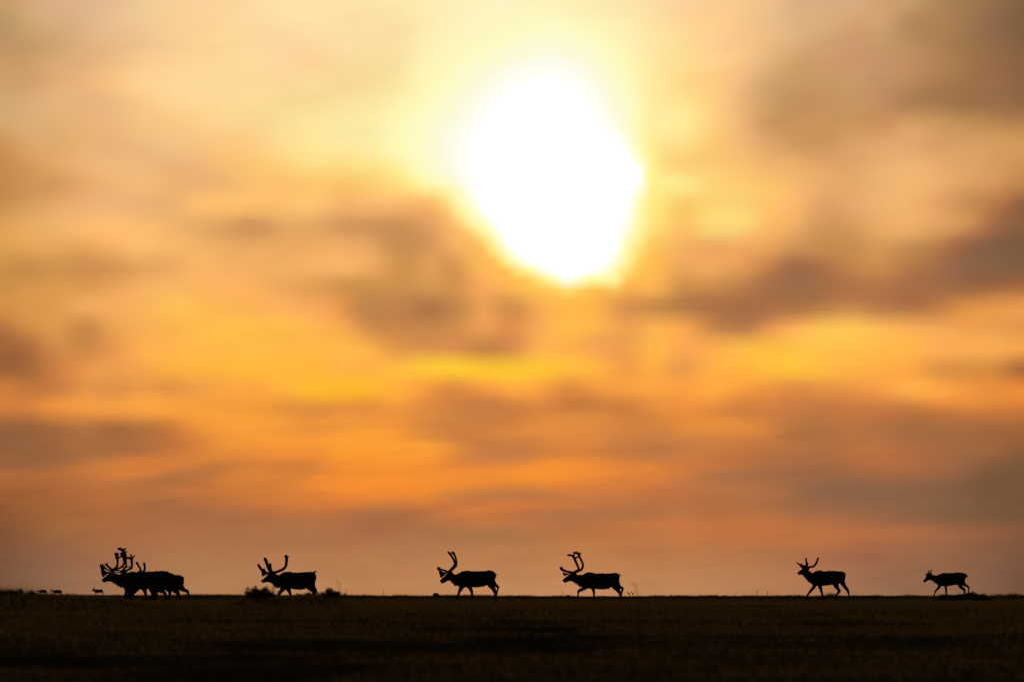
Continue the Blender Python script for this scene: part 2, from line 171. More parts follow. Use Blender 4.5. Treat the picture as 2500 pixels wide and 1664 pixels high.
def row_group(j, cols):
    """one band of the cloud chart: its colours from left to right, as three chained ramps in a small group"""
    t = bpy.data.node_groups.new('cloud_row_%02d' % j, 'ShaderNodeTree'); N, L = t.nodes, t.links
    rs = []
    for k in range(3):
        n = N.new('ShaderNodeValToRGB'); cr = n.color_ramp; part = cols[31*k:31*k+32]; m = len(part)
        cr.elements[0].position = 0; cr.elements[1].position = 1
        for i in range(1, m-1): cr.elements.new(i/(m-1))
        for i in range(m): cr.elements[i].color = (*[float(x) for x in part[i]], 1)
        rs.append(n)
    t.interface.new_socket(name='U', in_out='INPUT', socket_type='NodeSocketFloat')
    t.interface.new_socket(name='Color', in_out='OUTPUT', socket_type='NodeSocketColor')
    gi = N.new('NodeGroupInput'); go_ = N.new('NodeGroupOutput'); prev = None
    for k in range(3):
        f = N.new('ShaderNodeMath'); f.operation = 'MULTIPLY_ADD'; f.inputs[1].default_value = 3.0; f.inputs[2].default_value = -float(k); L.new(gi.outputs[0], f.inputs[0])
        L.new(f.outputs[0], rs[k].inputs[0])
        if prev is None: prev = rs[k].outputs[0]; continue
        g = N.new('ShaderNodeMath'); g.operation = 'GREATER_THAN'; g.inputs[1].default_value = k*31/93; L.new(gi.outputs[0], g.inputs[0])
        m_ = N.new('ShaderNodeMix'); m_.data_type = 'RGBA'; L.new(g.outputs[0], m_.inputs[0]); L.new(prev, m_.inputs[6]); L.new(rs[k].outputs[0], m_.inputs[7]); prev = m_.outputs[2]
    L.new(prev, go_.inputs[0]); return t
ROWS = [row_group(j, CH[j]) for j in range(len(rows))]
def mix(fac, a, b, typ='MIX'):
    n = node('ShaderNodeMix', data_type='RGBA', blend_type=typ)
    for s,vv in ((n.inputs[0],fac),(n.inputs[6],a),(n.inputs[7],b)):
        if isinstance(vv,(int,float)): s.default_value = vv
        elif isinstance(vv,tuple): s.default_value = vv
        else: wl.new(vv, s)
    return n.outputs[2]
col = None
for j, ry in enumerate(rows):
    gnr = node('ShaderNodeGroup'); gnr.node_tree = ROWS[j]; rc = gnr.outputs[0]
    if col is None: wl.new(U, gnr.inputs[0])
    else:                                     # chained through the band before, so that Cycles' small shader stack never holds them all
        sp_ = node('ShaderNodeSeparateColor'); wl.new(col, sp_.inputs[0]); wl.new(mth('MULTIPLY_ADD', sp_.outputs[0], 1e-9, U), gnr.inputs[0])
    if col is None: col = rc; continue
    e1 = EYE-rows[j-1]; e2 = EYE-ry
    mr = node('ShaderNodeMapRange', interpolation_type='LINEAR'); wl.new(v, mr.inputs[0])
    mr.inputs[1].default_value = e1; mr.inputs[2].default_value = e2; mr.inputs[3].default_value = 0; mr.inputs[4].default_value = 1
    col = mix(mr.outputs[0], col, rc)
# mottling of the cloud veil: billows above, edge-on streaks low down, thinning out towards the sun
def cloud_noise(sx, sy, slope, det, rough, off):
    c = node('ShaderNodeCombineXYZ'); wl.new(mth('MULTIPLY', azd, 1/sx), c.inputs[0])
    wl.new(mth('MULTIPLY', mth('SUBTRACT', eld, mth('MULTIPLY', azd, slope)), 1/sy), c.inputs[1]); c.inputs[2].default_value = off
    n = node('ShaderNodeTexNoise'); n.inputs['Scale'].default_value = 1.0; n.inputs['Detail'].default_value = det; n.inputs['Roughness'].default_value = rough
    n.inputs['Distortion'].default_value = .5; wl.new(c.outputs[0], n.inputs['Vector']); return mth('SUBTRACT', n.outputs[0], .5)
bil = mth('MULTIPLY', cloud_noise(230., 105., .14, 3., .42, 3.1), mrange(eld, 350., 620., 0., .24))
stk = mth('MULTIPLY', cloud_noise(210., 30., .05, 3., .45, 8.7), mrange(eld, 640., 380., 0., .34))
far_sun = mrange(off_sun, 280., 520., 0., 1.)
mo = mth('MINIMUM', mth('MULTIPLY', mth('SUBTRACT', mth('ADD', bil, stk), .01), far_sun), .0)
cv = node('ShaderNodeCombineXYZ')                                      # thicker veil dims red least: the shreds go mauve-brown
for k_, (q0, q1) in enumerate(((.85, 1.0), (1.0, 1.0), (.8, 1.0))): wl.new(mth('MULTIPLY', mth('MULTIPLY_ADD', mo, q0, q1), SKY_GAIN), cv.inputs[k_])
vm = node('ShaderNodeVectorMath', operation='MULTIPLY'); wl.new(col, vm.inputs[0]); wl.new(cv.outputs[0], vm.inputs[1])
chart = vm.outputs[0]
# the rest of the dome: evening sky far from the sun
nis = node('ShaderNodeTexSky', sky_type='NISHITA'); nis.sun_disc = False
nis.sun_elevation = SUN_EL; nis.sun_rotation = SUN_AZ; nis.dust_density = 4.0; nis.air_density = 1.5
nb = node('ShaderNodeVectorMath', operation='SCALE'); wl.new(nis.outputs[0], nb.inputs[0]); nb.inputs[3].default_value = 0.13
def sstep(x, a, b):
    n = node('ShaderNodeMapRange', interpolation_type='SMOOTHSTEP'); wl.new(x, n.inputs[0]); n.inputs[1].default_value=a; n.inputs[2].default_value=b; return n.outputs[0]
ma = sstep(mth('ABSOLUTE', azd), 7000., 1400.); me = sstep(eld, 5500., 1500.)
mask = mth('MULTIPLY', ma, me)
fin = mix(mask, nb.outputs[0], chart)
go = node('NodeGroupOutput'); wl.new(fin, go.inputs[0])
wt = world.node_tree; gn = wt.nodes.new('ShaderNodeGroup'); gn.node_tree = sky_tree
bg = wt.nodes.new('ShaderNodeBackground'); wt.links.new(gn.outputs[0], bg.inputs[0]); bg.inputs[1].default_value = 1.0
wo = wt.nodes.new('ShaderNodeOutputWorld'); wt.links.new(bg.outputs[0], wo.inputs[0])

# ---------------------------------------------------------------- sun, veiled by cloud
sl = bpy.data.lights.new("sun", 'SUN'); sun = bpy.data.objects.new("sun", sl); C.objects.link(sun)
sl.energy = 4.5; sl.angle = math.radians(0.6); sl.color = (1.0, .70, .38)
sdir = Vector((math.sin(SUN_AZ)*math.cos(SUN_EL), math.cos(SUN_AZ)*math.cos(SUN_EL), math.sin(SUN_EL)))
sun.rotation_euler = sdir.to_track_quat('Z','Y').to_euler(); sun.location = (0, 300, 60)
# ---------------------------------------------------------------- helpers
rng = np.random.default_rng(7); random.seed(7)
def px(x, y, D): return Vector(((x-1250)*D/F, D, (EYE-y)*D/F))
def tag(o, label=None, cat=None, group=None, kind=None):
    if label: o['label'] = label
    if cat: o['category'] = cat
    if group: o['group'] = group
    if kind: o['kind'] = kind
    return o
def make_obj(name, verts, faces, mat, parent=None, smooth=True):
    me = bpy.data.meshes.new(name); me.from_pydata([tuple(map(float,v)) for v in verts], [], [tuple(map(int,f)) for f in faces]); me.update()
    if smooth: me.polygons.foreach_set('use_smooth', [True]*len(me.polygons))
    me.materials.append(mat)
    o = bpy.data.objects.new(name, me); C.objects.link(o)
    if parent: o.parent = parent
    return o
def empty(name, loc):
    o = bpy.data.objects.new(name, None); C.objects.link(o); o.location = loc; o.empty_display_size = .2; return o
def vnoise(x, y, seed=0):
    x = np.asarray(x,float); y = np.asarray(y,float)
    r = np.random.default_rng(seed).random((256,256)); xi=np.floor(x).astype(int); yi=np.floor(y).astype(int)
    fx=x-xi; fy=y-yi; fx=fx*fx*(3-2*fx); fy=fy*fy*(3-2*fy)
    g=lambda a,b: r[a%256,b%256]
    return (g(xi,yi)*(1-fx)+g(xi+1,yi)*fx)*(1-fy)+(g(xi,yi+1)*(1-fx)+g(xi+1,yi+1)*fx)*fy-.5
def sm(a,b,x):
    t=np.clip((x-a)/(b-a),0,1); return t*t*(3-2*t)

# ---------------------------------------------------------------- materials
def mat_basic(name, c1, c2, scale, rough=.9, detail=3, bump=0., trans=0.):
    m = bpy.data.materials.new(name); m.use_nodes = True; nt = m.node_tree; N, L = nt.nodes, nt.links
    b = N['Principled BSDF']; b.inputs['Roughness'].default_value = rough; b.inputs['Specular IOR Level'].default_value = 0.0
    t = N.new('ShaderNodeTexCoord'); n = N.new('ShaderNodeTexNoise'); n.inputs['Scale'].default_value = scale; n.inputs['Detail'].default_value = detail
    L.new(t.outputs['Object'], n.inputs['Vector'])
    r = N.new('ShaderNodeValToRGB'); r.color_ramp.elements[0].position=.32; r.color_ramp.elements[1].position=.68
    r.color_ramp.elements[0].color=(*c1,1); r.color_ramp.elements[1].color=(*c2,1); L.new(n.outputs[0], r.inputs[0]); L.new(r.outputs[0], b.inputs['Base Color'])
    if bump:
        n2 = N.new('ShaderNodeTexNoise'); n2.inputs['Scale'].default_value = scale*6; L.new(t.outputs['Object'], n2.inputs['Vector'])
        bp = N.new('ShaderNodeBump'); bp.inputs['Strength'].default_value = bump; bp.inputs['Distance'].default_value=.05; L.new(n2.outputs[0], bp.inputs['Height']); L.new(bp.outputs[0], b.inputs['Normal'])
    if trans:
        tr = N.new('ShaderNodeBsdfTranslucent'); L.new(r.outputs[0], tr.inputs[0]); mx = N.new('ShaderNodeMixShader'); mx.inputs[0].default_value = trans
        L.new(b.outputs[0], mx.inputs[1]); L.new(tr.outputs[0], mx.inputs[2]); L.new(mx.outputs[0], N['Material Output'].inputs[0])
    return m
M_ground = mat_basic('tundra_soil', (.045,.038,.022), (.13,.095,.048), .35, 1, 6, .4)
M_grass  = mat_basic('dry_grass', (.075,.048,.014), (.17,.110,.034), .5, .9, 4, 0, .4)
M_shrub  = mat_basic('willow_leaf', (.035,.035,.012), (.07,.06,.02), 2, .9, 2, 0, .15)
M_twig   = mat_basic('twig_bark', (.05,.035,.022), (.09,.06,.04), 6)
M_fur    = mat_basic('reindeer_fur', (.050,.038,.028), (.11,.085,.062), 3.5, .95, 5, .3)
M_hair   = mat_basic('guard_hair', (.09,.055,.03), (.17,.11,.06), 3.5, .95, 2, 0, .5)
M_velvet = mat_basic('antler_velvet', (.045,.026,.016), (.075,.045,.028), 8, .85)
M_stone  = mat_basic('dark_stone', (.06,.05,.04), (.13,.11,.09), 3, .9, 5, .5)

# ---------------------------------------------------------------- ground
CREST = [(0,1449),(150,1450.4),(254,1450.9),(420,1450.8),(490,1450),(560,1450.6),(640,1451.6),(860,1451.8),(1040,1451.6),(1240,1451.6),(1330,1453.4),(1550,1453.6),(1640,1453.2),(1700,1452.4),(1770,1451.2),(1900,1452.2),(2110,1451.4),(2230,1451.8),(2400,1451.5),(2500,1451.2)]
HUMP = [(2180,0),(2270,.0),(2284,.08),(2294,.20),(2305,.22),(2325,.20),(2345,.235),(2360,.26),(2372,.295),(2380,.30),(2389,.22),(2400,.235),(2411,.20),(2424,.07),(2440,0)]
BASE = [(-60000,-6),(-500,-1.7),(0,-1.1),(60,-.80),(100,-.56),(150,-.37),(200,-.205),(235,-.13),(300,-.15),(420,-.17),(540,-.18),(566,-.17),(1e3,-.12),(1900,0),(2600,-.1),(6000,-2),(60000,-20)]
def height(x, y):
    x=np.asarray(x,float); y=np.asarray(y,float)
    p = 1250+x*F/np.maximum(y,60.)
    z = np.interp(y,*zip(*BASE))
    cr = (EYE-np.interp(p,*zip(*CREST)))*600/F-.035+.030*vnoise(p/34,y*0+3,8)+.022*vnoise(p/11,y/4,9)
    w = sm(567,600,y)*(1-sm(625,760,y)); z = z*(1-w)+cr*w
    z = z + np.interp(p,*zip(*HUMP))*np.exp(-((y-549)/3.0)**2)
    # rise where the far animals walk, and a near bank at the left
    z = z + .14*np.exp(-((y-1950)/260)**2)*np.exp(-((x+47)/22)**2)
    z = z + np.interp(p,[-900,-300,0,110,150,200,300,400],[0,.18,.18,.145,.13,.12,.08,0])*np.exp(-((y-232)/26)**2)
    z = z + .11*sm(560,600,p)*(1-sm(825,860,p))*np.exp(-((y-236)/16)**2)
    near = np.interp(y,[40,60,130,220,300,540,620],[0,.35,.4,.25,.16,.14,0])
    z = z + near*(.10*vnoise(x/2.7,y/9,1)+.06*vnoise(x/.9,y/3,2)+.035*vnoise(x/.35,y/.9,3))
    z = z + .02*vnoise(x/.6,y/2.1,5)*np.clip((700-y)/300,0,1)*(y>500)
    z = z + .25*vnoise(x/140,y/140,4)*(np.hypot(x,y)>1200)*np.clip((np.abs(x)-200)/400,0,1)
    return z
def build_ground():
    core = np.arange(-20,20.01,.2); out = 20+np.cumsum(np.geomspace(.4,9000,60))
    xs_ = np.concatenate([-out[::-1],core,out])
    ys_ = np.concatenate([-np.cumsum(np.geomspace(20,12000,20))[::-1]+80-10, np.arange(80,260,.5), np.arange(260,540,1.0), np.arange(540,640,.5), 640+np.cumsum(np.geomspace(.7,3500,90))])
    Xg,Yg = np.meshgrid(xs_,ys_); Zg = height(Xg,Yg); n,m = Xg.shape
    V = np.stack([Xg,Yg,Zg],-1).reshape(-1,3); idx = np.arange(n*m).reshape(n,m)
    Fc = np.stack([idx[:-1,:-1],idx[:-1,1:],idx[1:,1:],idx[1:,:-1]],-1).reshape(-1,4)
    me = bpy.data.meshes.new('ground'); me.vertices.add(len(V)); me.vertices.foreach_set('co', V.ravel())
    me.loops.add(Fc.size); me.loops.foreach_set('vertex_index', Fc.ravel()); me.polygons.add(len(Fc))
    me.polygons.foreach_set('loop_start', np.arange(0,Fc.size,4)); me.polygons.foreach_set('loop_total', np.full(len(Fc),4)); me.update(calc_edges=True); me.validate()
    me.polygons.foreach_set('use_smooth', np.ones(len(me.polygons),bool)); me.materials.append(M_ground)
    o = bpy.data.objects.new('ground', me); C.objects.link(o); return o
tag(build_ground(), 'dark open tundra rising to a low crest under the sunset', kind='structure')

def tri_mesh(name, V, mat):          # V: (n,3,3) separate triangles
    n=len(V); me = bpy.data.meshes.new(name); me.vertices.add(3*n); me.vertices.foreach_set('co', V.reshape(-1).astype(np.float32))
    me.loops.add(3*n); me.loops.foreach_set('vertex_index', np.arange(3*n)); me.polygons.add(n)
    me.polygons.foreach_set('loop_start', np.arange(0,3*n,3)); me.polygons.foreach_set('loop_total', np.full(n,3)); me.update(calc_edges=True)
    me.materials.append(mat); o = bpy.data.objects.new(name, me); C.objects.link(o); return o
def blades(x, y, h, w, lean=.35, z0=None):
    n=len(x); z = height(x,y)-.01 if z0 is None else z0
    a = rng.random(n)*np.pi*2; l = h*lean*rng.normal(size=n)
    dx = np.cos(a)*w/2; dy = np.sin(a)*w/2
    P0=np.stack([x-dx,y-dy,z],-1); P1=np.stack([x+dx,y+dy,z],-1); P2=np.stack([x+l,y+.3*l*rng.normal(size=n),z+h],-1)
    return np.stack([P0,P1,P2],1)
parts=[]
def field(n, y0, y1, hw, hmin, hmax, w, thr, lean=.35):
    y = y0+(y1-y0)*rng.random(n); x = (rng.random(n)*2-1)*hw*(y/D0)
    k = (.6*vnoise(x/.5,y/2.5,11)+.6*vnoise(x/1.6,y/14,12)+.5*vnoise(x/5,y/40,13)); keep = k>thr; x,y,k = x[keep],y[keep],k[keep]
    h = (hmin+(hmax-hmin)*rng.random(len(x))**2)*(.7+1.2*np.clip(k-thr,0,.6)); parts.append(blades(x,y,h,w,lean))
field(40000, 95, 150, 20, .02,.06,.008,-.25)        # heath in front: only scattered blades
field(70000, 150, 215, 20, .02,.06,.009,-.32)
field(60000, 210, 300, 20, .02,.065,.010,-.45)
field(90000, 300, 545, 19, .03,.08,.012,-.35)
field(20000, 545, 570, 19, .04,.12,.012,-.6)      # round the hooves
field(24000, 570, 606, 19, .03,.075,.010,-.6)     # along the crest
field(14000, 592, 606, 19, .05,.12,.012,.05,.5)    # taller wisps on the crest
# tufts picked out against the sky: centre column, spread, height (m), count
for (cx,sp,h,nn) in [(890,10,.12,60),(905,14,.08,60),(935,5,.14,12),(845,6,.10,8),(1140,9,.08,50),(1215,18,.07,70),(1240,8,.09,40),(1372,6,.15,8),(1352,10,.08,20),(1480,22,.08,120),(1600,20,.10,120),(1565,12,.07,50),(1660,14,.08,90),(1685,12,.09,90),(1711,8,.10,60),(1700,14,.06,60),(1560,8,.08,30),
                     (2026,12,.15,140),(2035,7,.12,60),(2010,18,.08,60),(1955,8,.06,30),(2415,16,.09,60),(2430,20,.13,70),(2478,14,.17,110),(2465,16,.09,60),(2490,12,.10,60),(1810,40,.06,60),(735,30,.08,60),(560,20,.07,40),(585,12,.08,30),(470,10,.05,30),(165,14,.06,30),(950,60,.06,160),(1110,50,.06,120),(1300,40,.06,90),(1640,80,.06,200),(1780,60,.06,120),(2160,60,.05,100),(2450,60,.08,160),(500,60,.05,100)]:
    y = 601+2*rng.normal(size=nn); x = (cx+rng.normal(size=nn)*sp*.6-1250)*y/F
    parts.append(blades(x,y,h*(.4+.8*rng.random(nn)),.010,.45))
for q in range(70):                      # random small tufts along the skyline
    cx=2500*rng.random(); nn=int(10+40*rng.random()); y = 598+3*rng.normal(size=nn); x=(cx+rng.normal(size=nn)*(3+5*rng.random())-1250)*y/F
    parts.append(blades(x,y,(.04+.07*rng.random())*(.5+.7*rng.random(nn)),.013,.45))
nn=1500; y=544+6*rng.random(nn); x=(2330+75*(2*rng.random(nn)-1)-1250)*y/F; parts.append(blades(x,y,.03+.03*rng.random(nn),.012,.4))
for (cx,sp,h,nn) in [(30,40,.11,500),(85,30,.06,420),(130,26,.04,300),(560,20,.05,120),(760,40,.07,400),(700,30,.05,200),(850,20,.05,120),(930,26,.05,150)]:   # nearer, out of focus
    y = 234+3*rng.normal(size=nn); x = (cx+rng.normal(size=nn)*sp*.6-1250)*y/F
    parts.append(blades(x,y,h*(.35+.75*rng.random(nn)),.006,.5))
G = tri_mesh('grass', np.concatenate(parts), M_grass)
tag(G, 'short dry tundra grass covering the dark ground and fringing the crest', 'grass', kind='stuff')

# ---------------------------------------------------------------- tubes
def catmull(P, n=5):
    P=np.asarray(P,float)
    if len(P)<3: 
        t=np.linspace(0,1,n+1)[:,None]; return P[0]*(1-t)+P[-1]*t
    Q=np.vstack([2*P[0]-P[1],P,2*P[-1]-P[-2]]); out=[]
    for i in range(1,len(Q)-2):
        for k in range(n):
            t=k/n; out.append(.5*((2*Q[i])+(-Q[i-1]+Q[i+1])*t+(2*Q[i-1]-5*Q[i]+4*Q[i+1]-Q[i+2])*t*t+(-Q[i-1]+3*Q[i]-3*Q[i+1]+Q[i+2])*t**3))
    out.append(Q[-2]); return np.array(out)
def tube(V, Fc, P, seg=10, n=5, flat=1.0):
    """P rows: x,y,z,r - smooth tapered tube with rounded ends; flat squeezes it sideways (world y)"""
    S = catmull(P,n); S[:,3]=np.maximum(S[:,3],.0015); c=S[:,:3]; r=S[:,3]
    T = np.gradient(c,axis=0); T/= np.linalg.norm(T,axis=1)[:,None]+1e-9
    rings=[]
    cap=[(-.85,.5),(-.5,.85)]
    pts=[(c[0]+T[0]*r[0]*a,T[0],r[0]*b) for a,b in cap]+[(c[i],T[i],r[i]) for i in range(len(c))]+[(c[-1]-T[-1]*r[-1]*a,T[-1],r[-1]*b) for a,b in cap[::-1]]
    base=len(V)
    for (q,t,rr) in pts:
        side=np.array([0,1,0.]); side-=t*np.dot(side,t)
        if np.linalg.norm(side)<.2: side=np.array([1,0,0.])-t*t[0]
        side/=np.linalg.norm(side); up=np.cross(t,side)
        for k in range(seg):
            a=2*math.pi*k/seg; V.append(q+side*math.cos(a)*rr*flat+up*math.sin(a)*rr)
    m=len(pts)
    for i in range(m-1):
        for k in range(seg):
            Fc.append((base+i*seg+k, base+i*seg+(k+1)%seg, base+(i+1)*seg+(k+1)%seg, base+(i+1)*seg+k))
    V.append(c[0]-T[0]*r[0]); V.append(c[-1]+T[-1]*r[-1]); a=len(V)-2
    for k in range(seg):
        Fc.append((a, base+(k+1)%seg, base+k)); Fc.append((a+1, base+(m-1)*seg+k, base+(m-1)*seg+(k+1)%seg))
def plate(V, Fc, poly, y0, th):
    """rounded palmate blade: outline in x,z, swelling to th at its middle"""
    poly=np.array(poly,float); c=poly.mean(0); n=len(poly); b=len(V)
    for s in (0,1,-1):
        for p in poly:
            q = p if s==0 else c+(p-c)*.8
            V.append(np.array([q[0],y0+s*th*.8,q[1]]))
    V.append(np.array([c[0],y0+th,c[1]])); V.append(np.array([c[0],y0-th,c[1]]))
    for k in range(n):
        k2=(k+1)%n
        Fc.append((b+k,b+k2,b+n+k2,b+n+k)); Fc.append((b+k2,b+k,b+2*n+k,b+2*n+k2))
        Fc.append((b+n+k,b+n+k2,b+3*n)); Fc.append((b+2*n+k2,b+2*n+k,b+3*n+1))
def remesh(me, vox, smooth_it=2):
    o = bpy.data.objects.new('tmp', me); C.objects.link(o)
    m = o.modifiers.new('r','REMESH'); m.mode='VOXEL'; m.voxel_size=vox; m.use_smooth_shade=True
    if smooth_it:
        s = o.modifiers.new('s','SMOOTH'); s.iterations=smooth_it; s.factor=.5
    dg = bpy.context.evaluated_depsgraph_get(); ev = o.evaluated_get(dg); out = bpy.data.meshes.new_from_object(ev)
    bpy.data.objects.remove(o); return out

# ---------------------------------------------------------------- reindeer
WF = [0,.06,.13,.2,.3,.42,.6,.8,.93,1.0]; WW = [.05,.062,.085,.095,.12,.21,.265,.25,.19,.13]
def reindeer(org, s, D, top, bot, legs, tail=None, ears=(), extra=(), antlers=(), ground_z=None, mane=None, a_org=None, a_s=None, label='', scale_w=1.0, vox=.016, hook=True, hair=1.0):
    k = D/F
    def P(x,y,o=org,ss=s): return np.array([(o[0]+x/ss-1250)*k, (EYE-(o[1]+y/ss))*k])     # side elevation in metres
    tp = np.array([P(*q) for q in top]); bt = np.array([P(*q) for q in bot])
    x0=min(tp[0,0],bt[0,0]); x1=max(tp[-1,0],bt[-1,0]); xc=(x0+x1)/2
    base = Vector((xc, D, ground_z if ground_z is not None else float(height(xc,D))))
    root = empty('reindeer', base)
    off = np.array([xc,0,base.z])
    V=[];Fc=[]
    # trunk, neck and head lofted between the two profiles
    n=72; f=(1-np.cos(np.linspace(0.03,math.pi-.03,n)))/2; f=.55*f+.45*np.linspace(f[0],f[-1],n); seg=22
    L=x1-x0
    for i in range(n):
        x=x0+f[i]*L; zt=np.interp(x,tp[:,0],tp[:,1]); zb=np.interp(x,bt[:,0],bt[:,1])
        if zt-zb<.02: mz=(zt+zb)/2; zt,zb=mz+.01,mz-.01
        w=np.interp(f[i],WF,WW)*(L/1.85)*scale_w*min(1,math.sqrt(max(0,1-max(0,(.05-f[i])/.05)**2))+.15)*min(1,math.sqrt(max(0,1-max(0,(f[i]-.95)/.05)**2))+.25)
        w=min(w,(zt-zb)*.62+.01)
        for j in range(seg):
            a=2*math.pi*j/seg; ca,sa=math.cos(a),math.sin(a)
            yy=w*np.sign(ca)*abs(ca)**.85; zz=(zt+zb)/2+(zt-zb)/2*np.sign(sa)*abs(sa)**.9
            V.append(np.array([x,yy,zz]))
    for i in range(n-1):
        for j in range(seg): Fc.append((i*seg+j,(i+1)*seg+j,(i+1)*seg+(j+1)%seg,i*seg+(j+1)%seg))
    Fc.append(tuple(range(seg))); Fc.append(tuple((n-1)*seg+j for j in range(seg))[::-1])
    gz = base.z
    for (side,pts) in legs:
        Q=[]
        for i,(x,y,r) in enumerate(pts):
            q=P(x,y); yo = side*(.15 if i>1 else (.11,.14)[i])*(L/1.85)*scale_w
            Q.append((q[0],yo,q[1],max(r/s*k*1.06,.024)*(1 if i else .9)))
        q=Q[-1]; zf=gz+.10
        if q[2]>zf+.04:                               # carry the shank down to the fetlock
            dx=(Q[-1][0]-Q[-2][0])/max(1e-3,abs(Q[-1][2]-Q[-2][2])); dx=max(-.35,min(.35,dx))
            Q.append((q[0]+dx*(q[2]-zf)*.6,q[1],zf,max(.024,q[3]*.85)))
        Q.append((Q[-1][0]-.015,Q[-1][1],gz+.055,.030))
        tube(V,Fc,Q,12,5,.8)
        for t in (-1,1):                               # cloven hoof
            e=Q[-1]; tube(V,Fc,[(e[0],e[1]+t*.012,e[2]+.01,.024),(e[0]-.03,e[1]+t*.022,gz+.03,.028),(e[0]-.07,e[1]+t*.024,gz+.016,.018)],8,3)
        e=Q[-1]; tube(V,Fc,[(e[0]+.02,e[1],e[2]+.02,.014),(e[0]+.05,e[1],e[2]-.02,.010)],6,2)   # dew claw
    def add(pts,yo=0.,flat=1.0,o=org,ss=s,VV=None,FF=None):
        Q=[]
        for it in pts:
            q=P(it[0],it[1],o,ss); Q.append((q[0],yo if len(it)<4 else it[3],q[1],it[2]/ss*k))
        tube(V if VV is None else VV,Fc if FF is None else FF,Q,12 if VV is None else 10,5,flat)
    if tail: add(tail,0,.8)
    for sd,e in ears: add([(x,y,r,sd*(.06+.05*i)) for i,(x,y,r) in enumerate(e)],0,.55)
    for e in extra: add(e)
    # a little face: eye bulges and nostril pads
    fx=x0+.085*L; zt=np.interp(fx,tp[:,0],tp[:,1]); zb=np.interp(fx,bt[:,0],bt[:,1])
    for sd in (-1,1):
        tube(V,Fc,[(fx,sd*.07,zt-.25*(zt-zb),.016),(fx+.015,sd*.072,zt-.25*(zt-zb)+.005,.014)],8,2)
        tube(V,Fc,[(x0+.02,sd*.025,(tp[0,1]+bt[0,1])/2+.005,.016),(x0+.035,sd*.03,(tp[0,1]+bt[0,1])/2+.01,.014)],8,2)
    me=bpy.data.meshes.new('b'); me.from_pydata([tuple(v) for v in V],[],Fc); me.update()
    rm = remesh(me, vox, 1)
    nv=len(rm.vertices); co=np.zeros(nv*3); rm.vertices.foreach_get('co',co); co=co.reshape(-1,3)
    no=np.zeros(nv*3); rm.vertices.foreach_get('normal',no); no=no.reshape(-1,3)
    amp=np.clip((co[:,0]-x0)/L,0,1); amp=np.interp(amp,[0,.12,.25,.35,1],[.0,.003,.014,.016,.010])*np.clip((co[:,2]-(gz+.25))/.2,0,1)*hair
    disp=amp*(vnoise(co[:,0]/.05+31*D,co[:,2]/.09+7,21)+vnoise(co[:,1]/.05,co[:,0]/.08,22)+.6*vnoise(co[:,0]/.16,co[:,2]/.2,23))*1.6
    co=co+no*disp[:,None]
    lc=co-off
    rm.vertices.foreach_set('co',lc.ravel()); rm.update(); rm.materials.clear(); rm.materials.append(M_fur); rm.name='body'
    rm.polygons.foreach_set('use_smooth', np.ones(len(rm.polygons),bool))
    bo=bpy.data.objects.new('body',rm); C.objects.link(bo); bo.parent=root
    # long guard hair along throat, chest, belly and back
    fr=(co[:,0]-x0)/L
    hang=np.interp(fr,[0,.17,.22,.38,.46,1],[0,0,1,1,.25,.1])*(no[:,2]<.1)*(co[:,2]>gz+.33) if mane else 0*fr
    back=np.interp(fr,[0,.25,.35,.95,1],[0,.2,1,.8,1])*(no[:,2]>.55)*.5
    pr=(hang*1.0*(mane or 0)+back); pr=pr/pr.sum(); cnt=int(2600 if mane else 1300)
    if vox>.02: cnt=0
    if cnt:
        ids=rng.choice(nv,cnt,p=pr); b=lc[ids]; hg=(hang[ids] if mane else np.zeros(cnt))
        Lh=np.where(hg>0,.035+.05*rng.random(cnt)*hg,.012+.016*rng.random(cnt))[:,None]
        d=no[ids]*.55+np.where(hg[:,None]>0,np.array([.25,0,-.8]),np.array([.8,0,.1]))+.3*rng.normal(size=(cnt,3)); d/=np.linalg.norm(d,axis=1)[:,None]
        sd=np.cross(d,rng.normal(size=(cnt,3))); sd/=np.linalg.norm(sd,axis=1)[:,None]; sd*=.006; b=b-no[ids]*.006
        T=np.stack([b-sd,b+sd,b+d*Lh],1); h=tri_mesh('coat_hair' if not mane else 'mane',T,M_hair); h.parent=root
    ao=a_org or org; as_=a_s or s
    for an in antlers:
        VV=[];FF=[]; sd=an['side']; 
        for kind,pts in an['parts']:
            if kind=='t':
                m=len(pts)
                def dep(q):  # sideways sweep grows with height above the skull
                    rx=q[0]; r0=an['base']; dist=math.hypot(q[0]-r0[0],q[1]-r0[1])/as_*k
                    return sd*(.045+.24*min(1,dist/.55)-.10*max(0,dist/.55-1))
                def depf(q):
                    r0=an['base']; dist=math.hypot(q[0]-r0[0],q[1]-r0[1])/as_*k
                    return sd*(.045-.03*min(1,dist/.3))
                Q=[]
                for q in pts:
                    X=P(q[0],q[1],ao,as_); fw = (q[0]<an['base'][0]-10/1.0 and (an['base'][1]-q[1])/as_*k<.22)
                    Q.append((X[0]-off[0],depf(q) if fw else dep(q),X[1]-off[2],q[2]/as_*k*(1.22 if vox<.02 else 1.0)+.004))
                tube(VV,FF,Q,10,5,1.0)
            else:
                plate(VV,FF,[P(q[0],q[1],ao,as_)-np.array([off[0],off[2]]) for q in pts],sd*.02,.014)
        make_obj('antler',VV,FF,M_velvet,root)
    tag(root,label,'reindeer','reindeer walking left along the tundra crest')
    return root
S1=2356/270; S2=2356/260; S3=2356/220; S5=2292/190; S6=2356/170; SA=2356/160; S7=2356/280
A='t'; B='p'
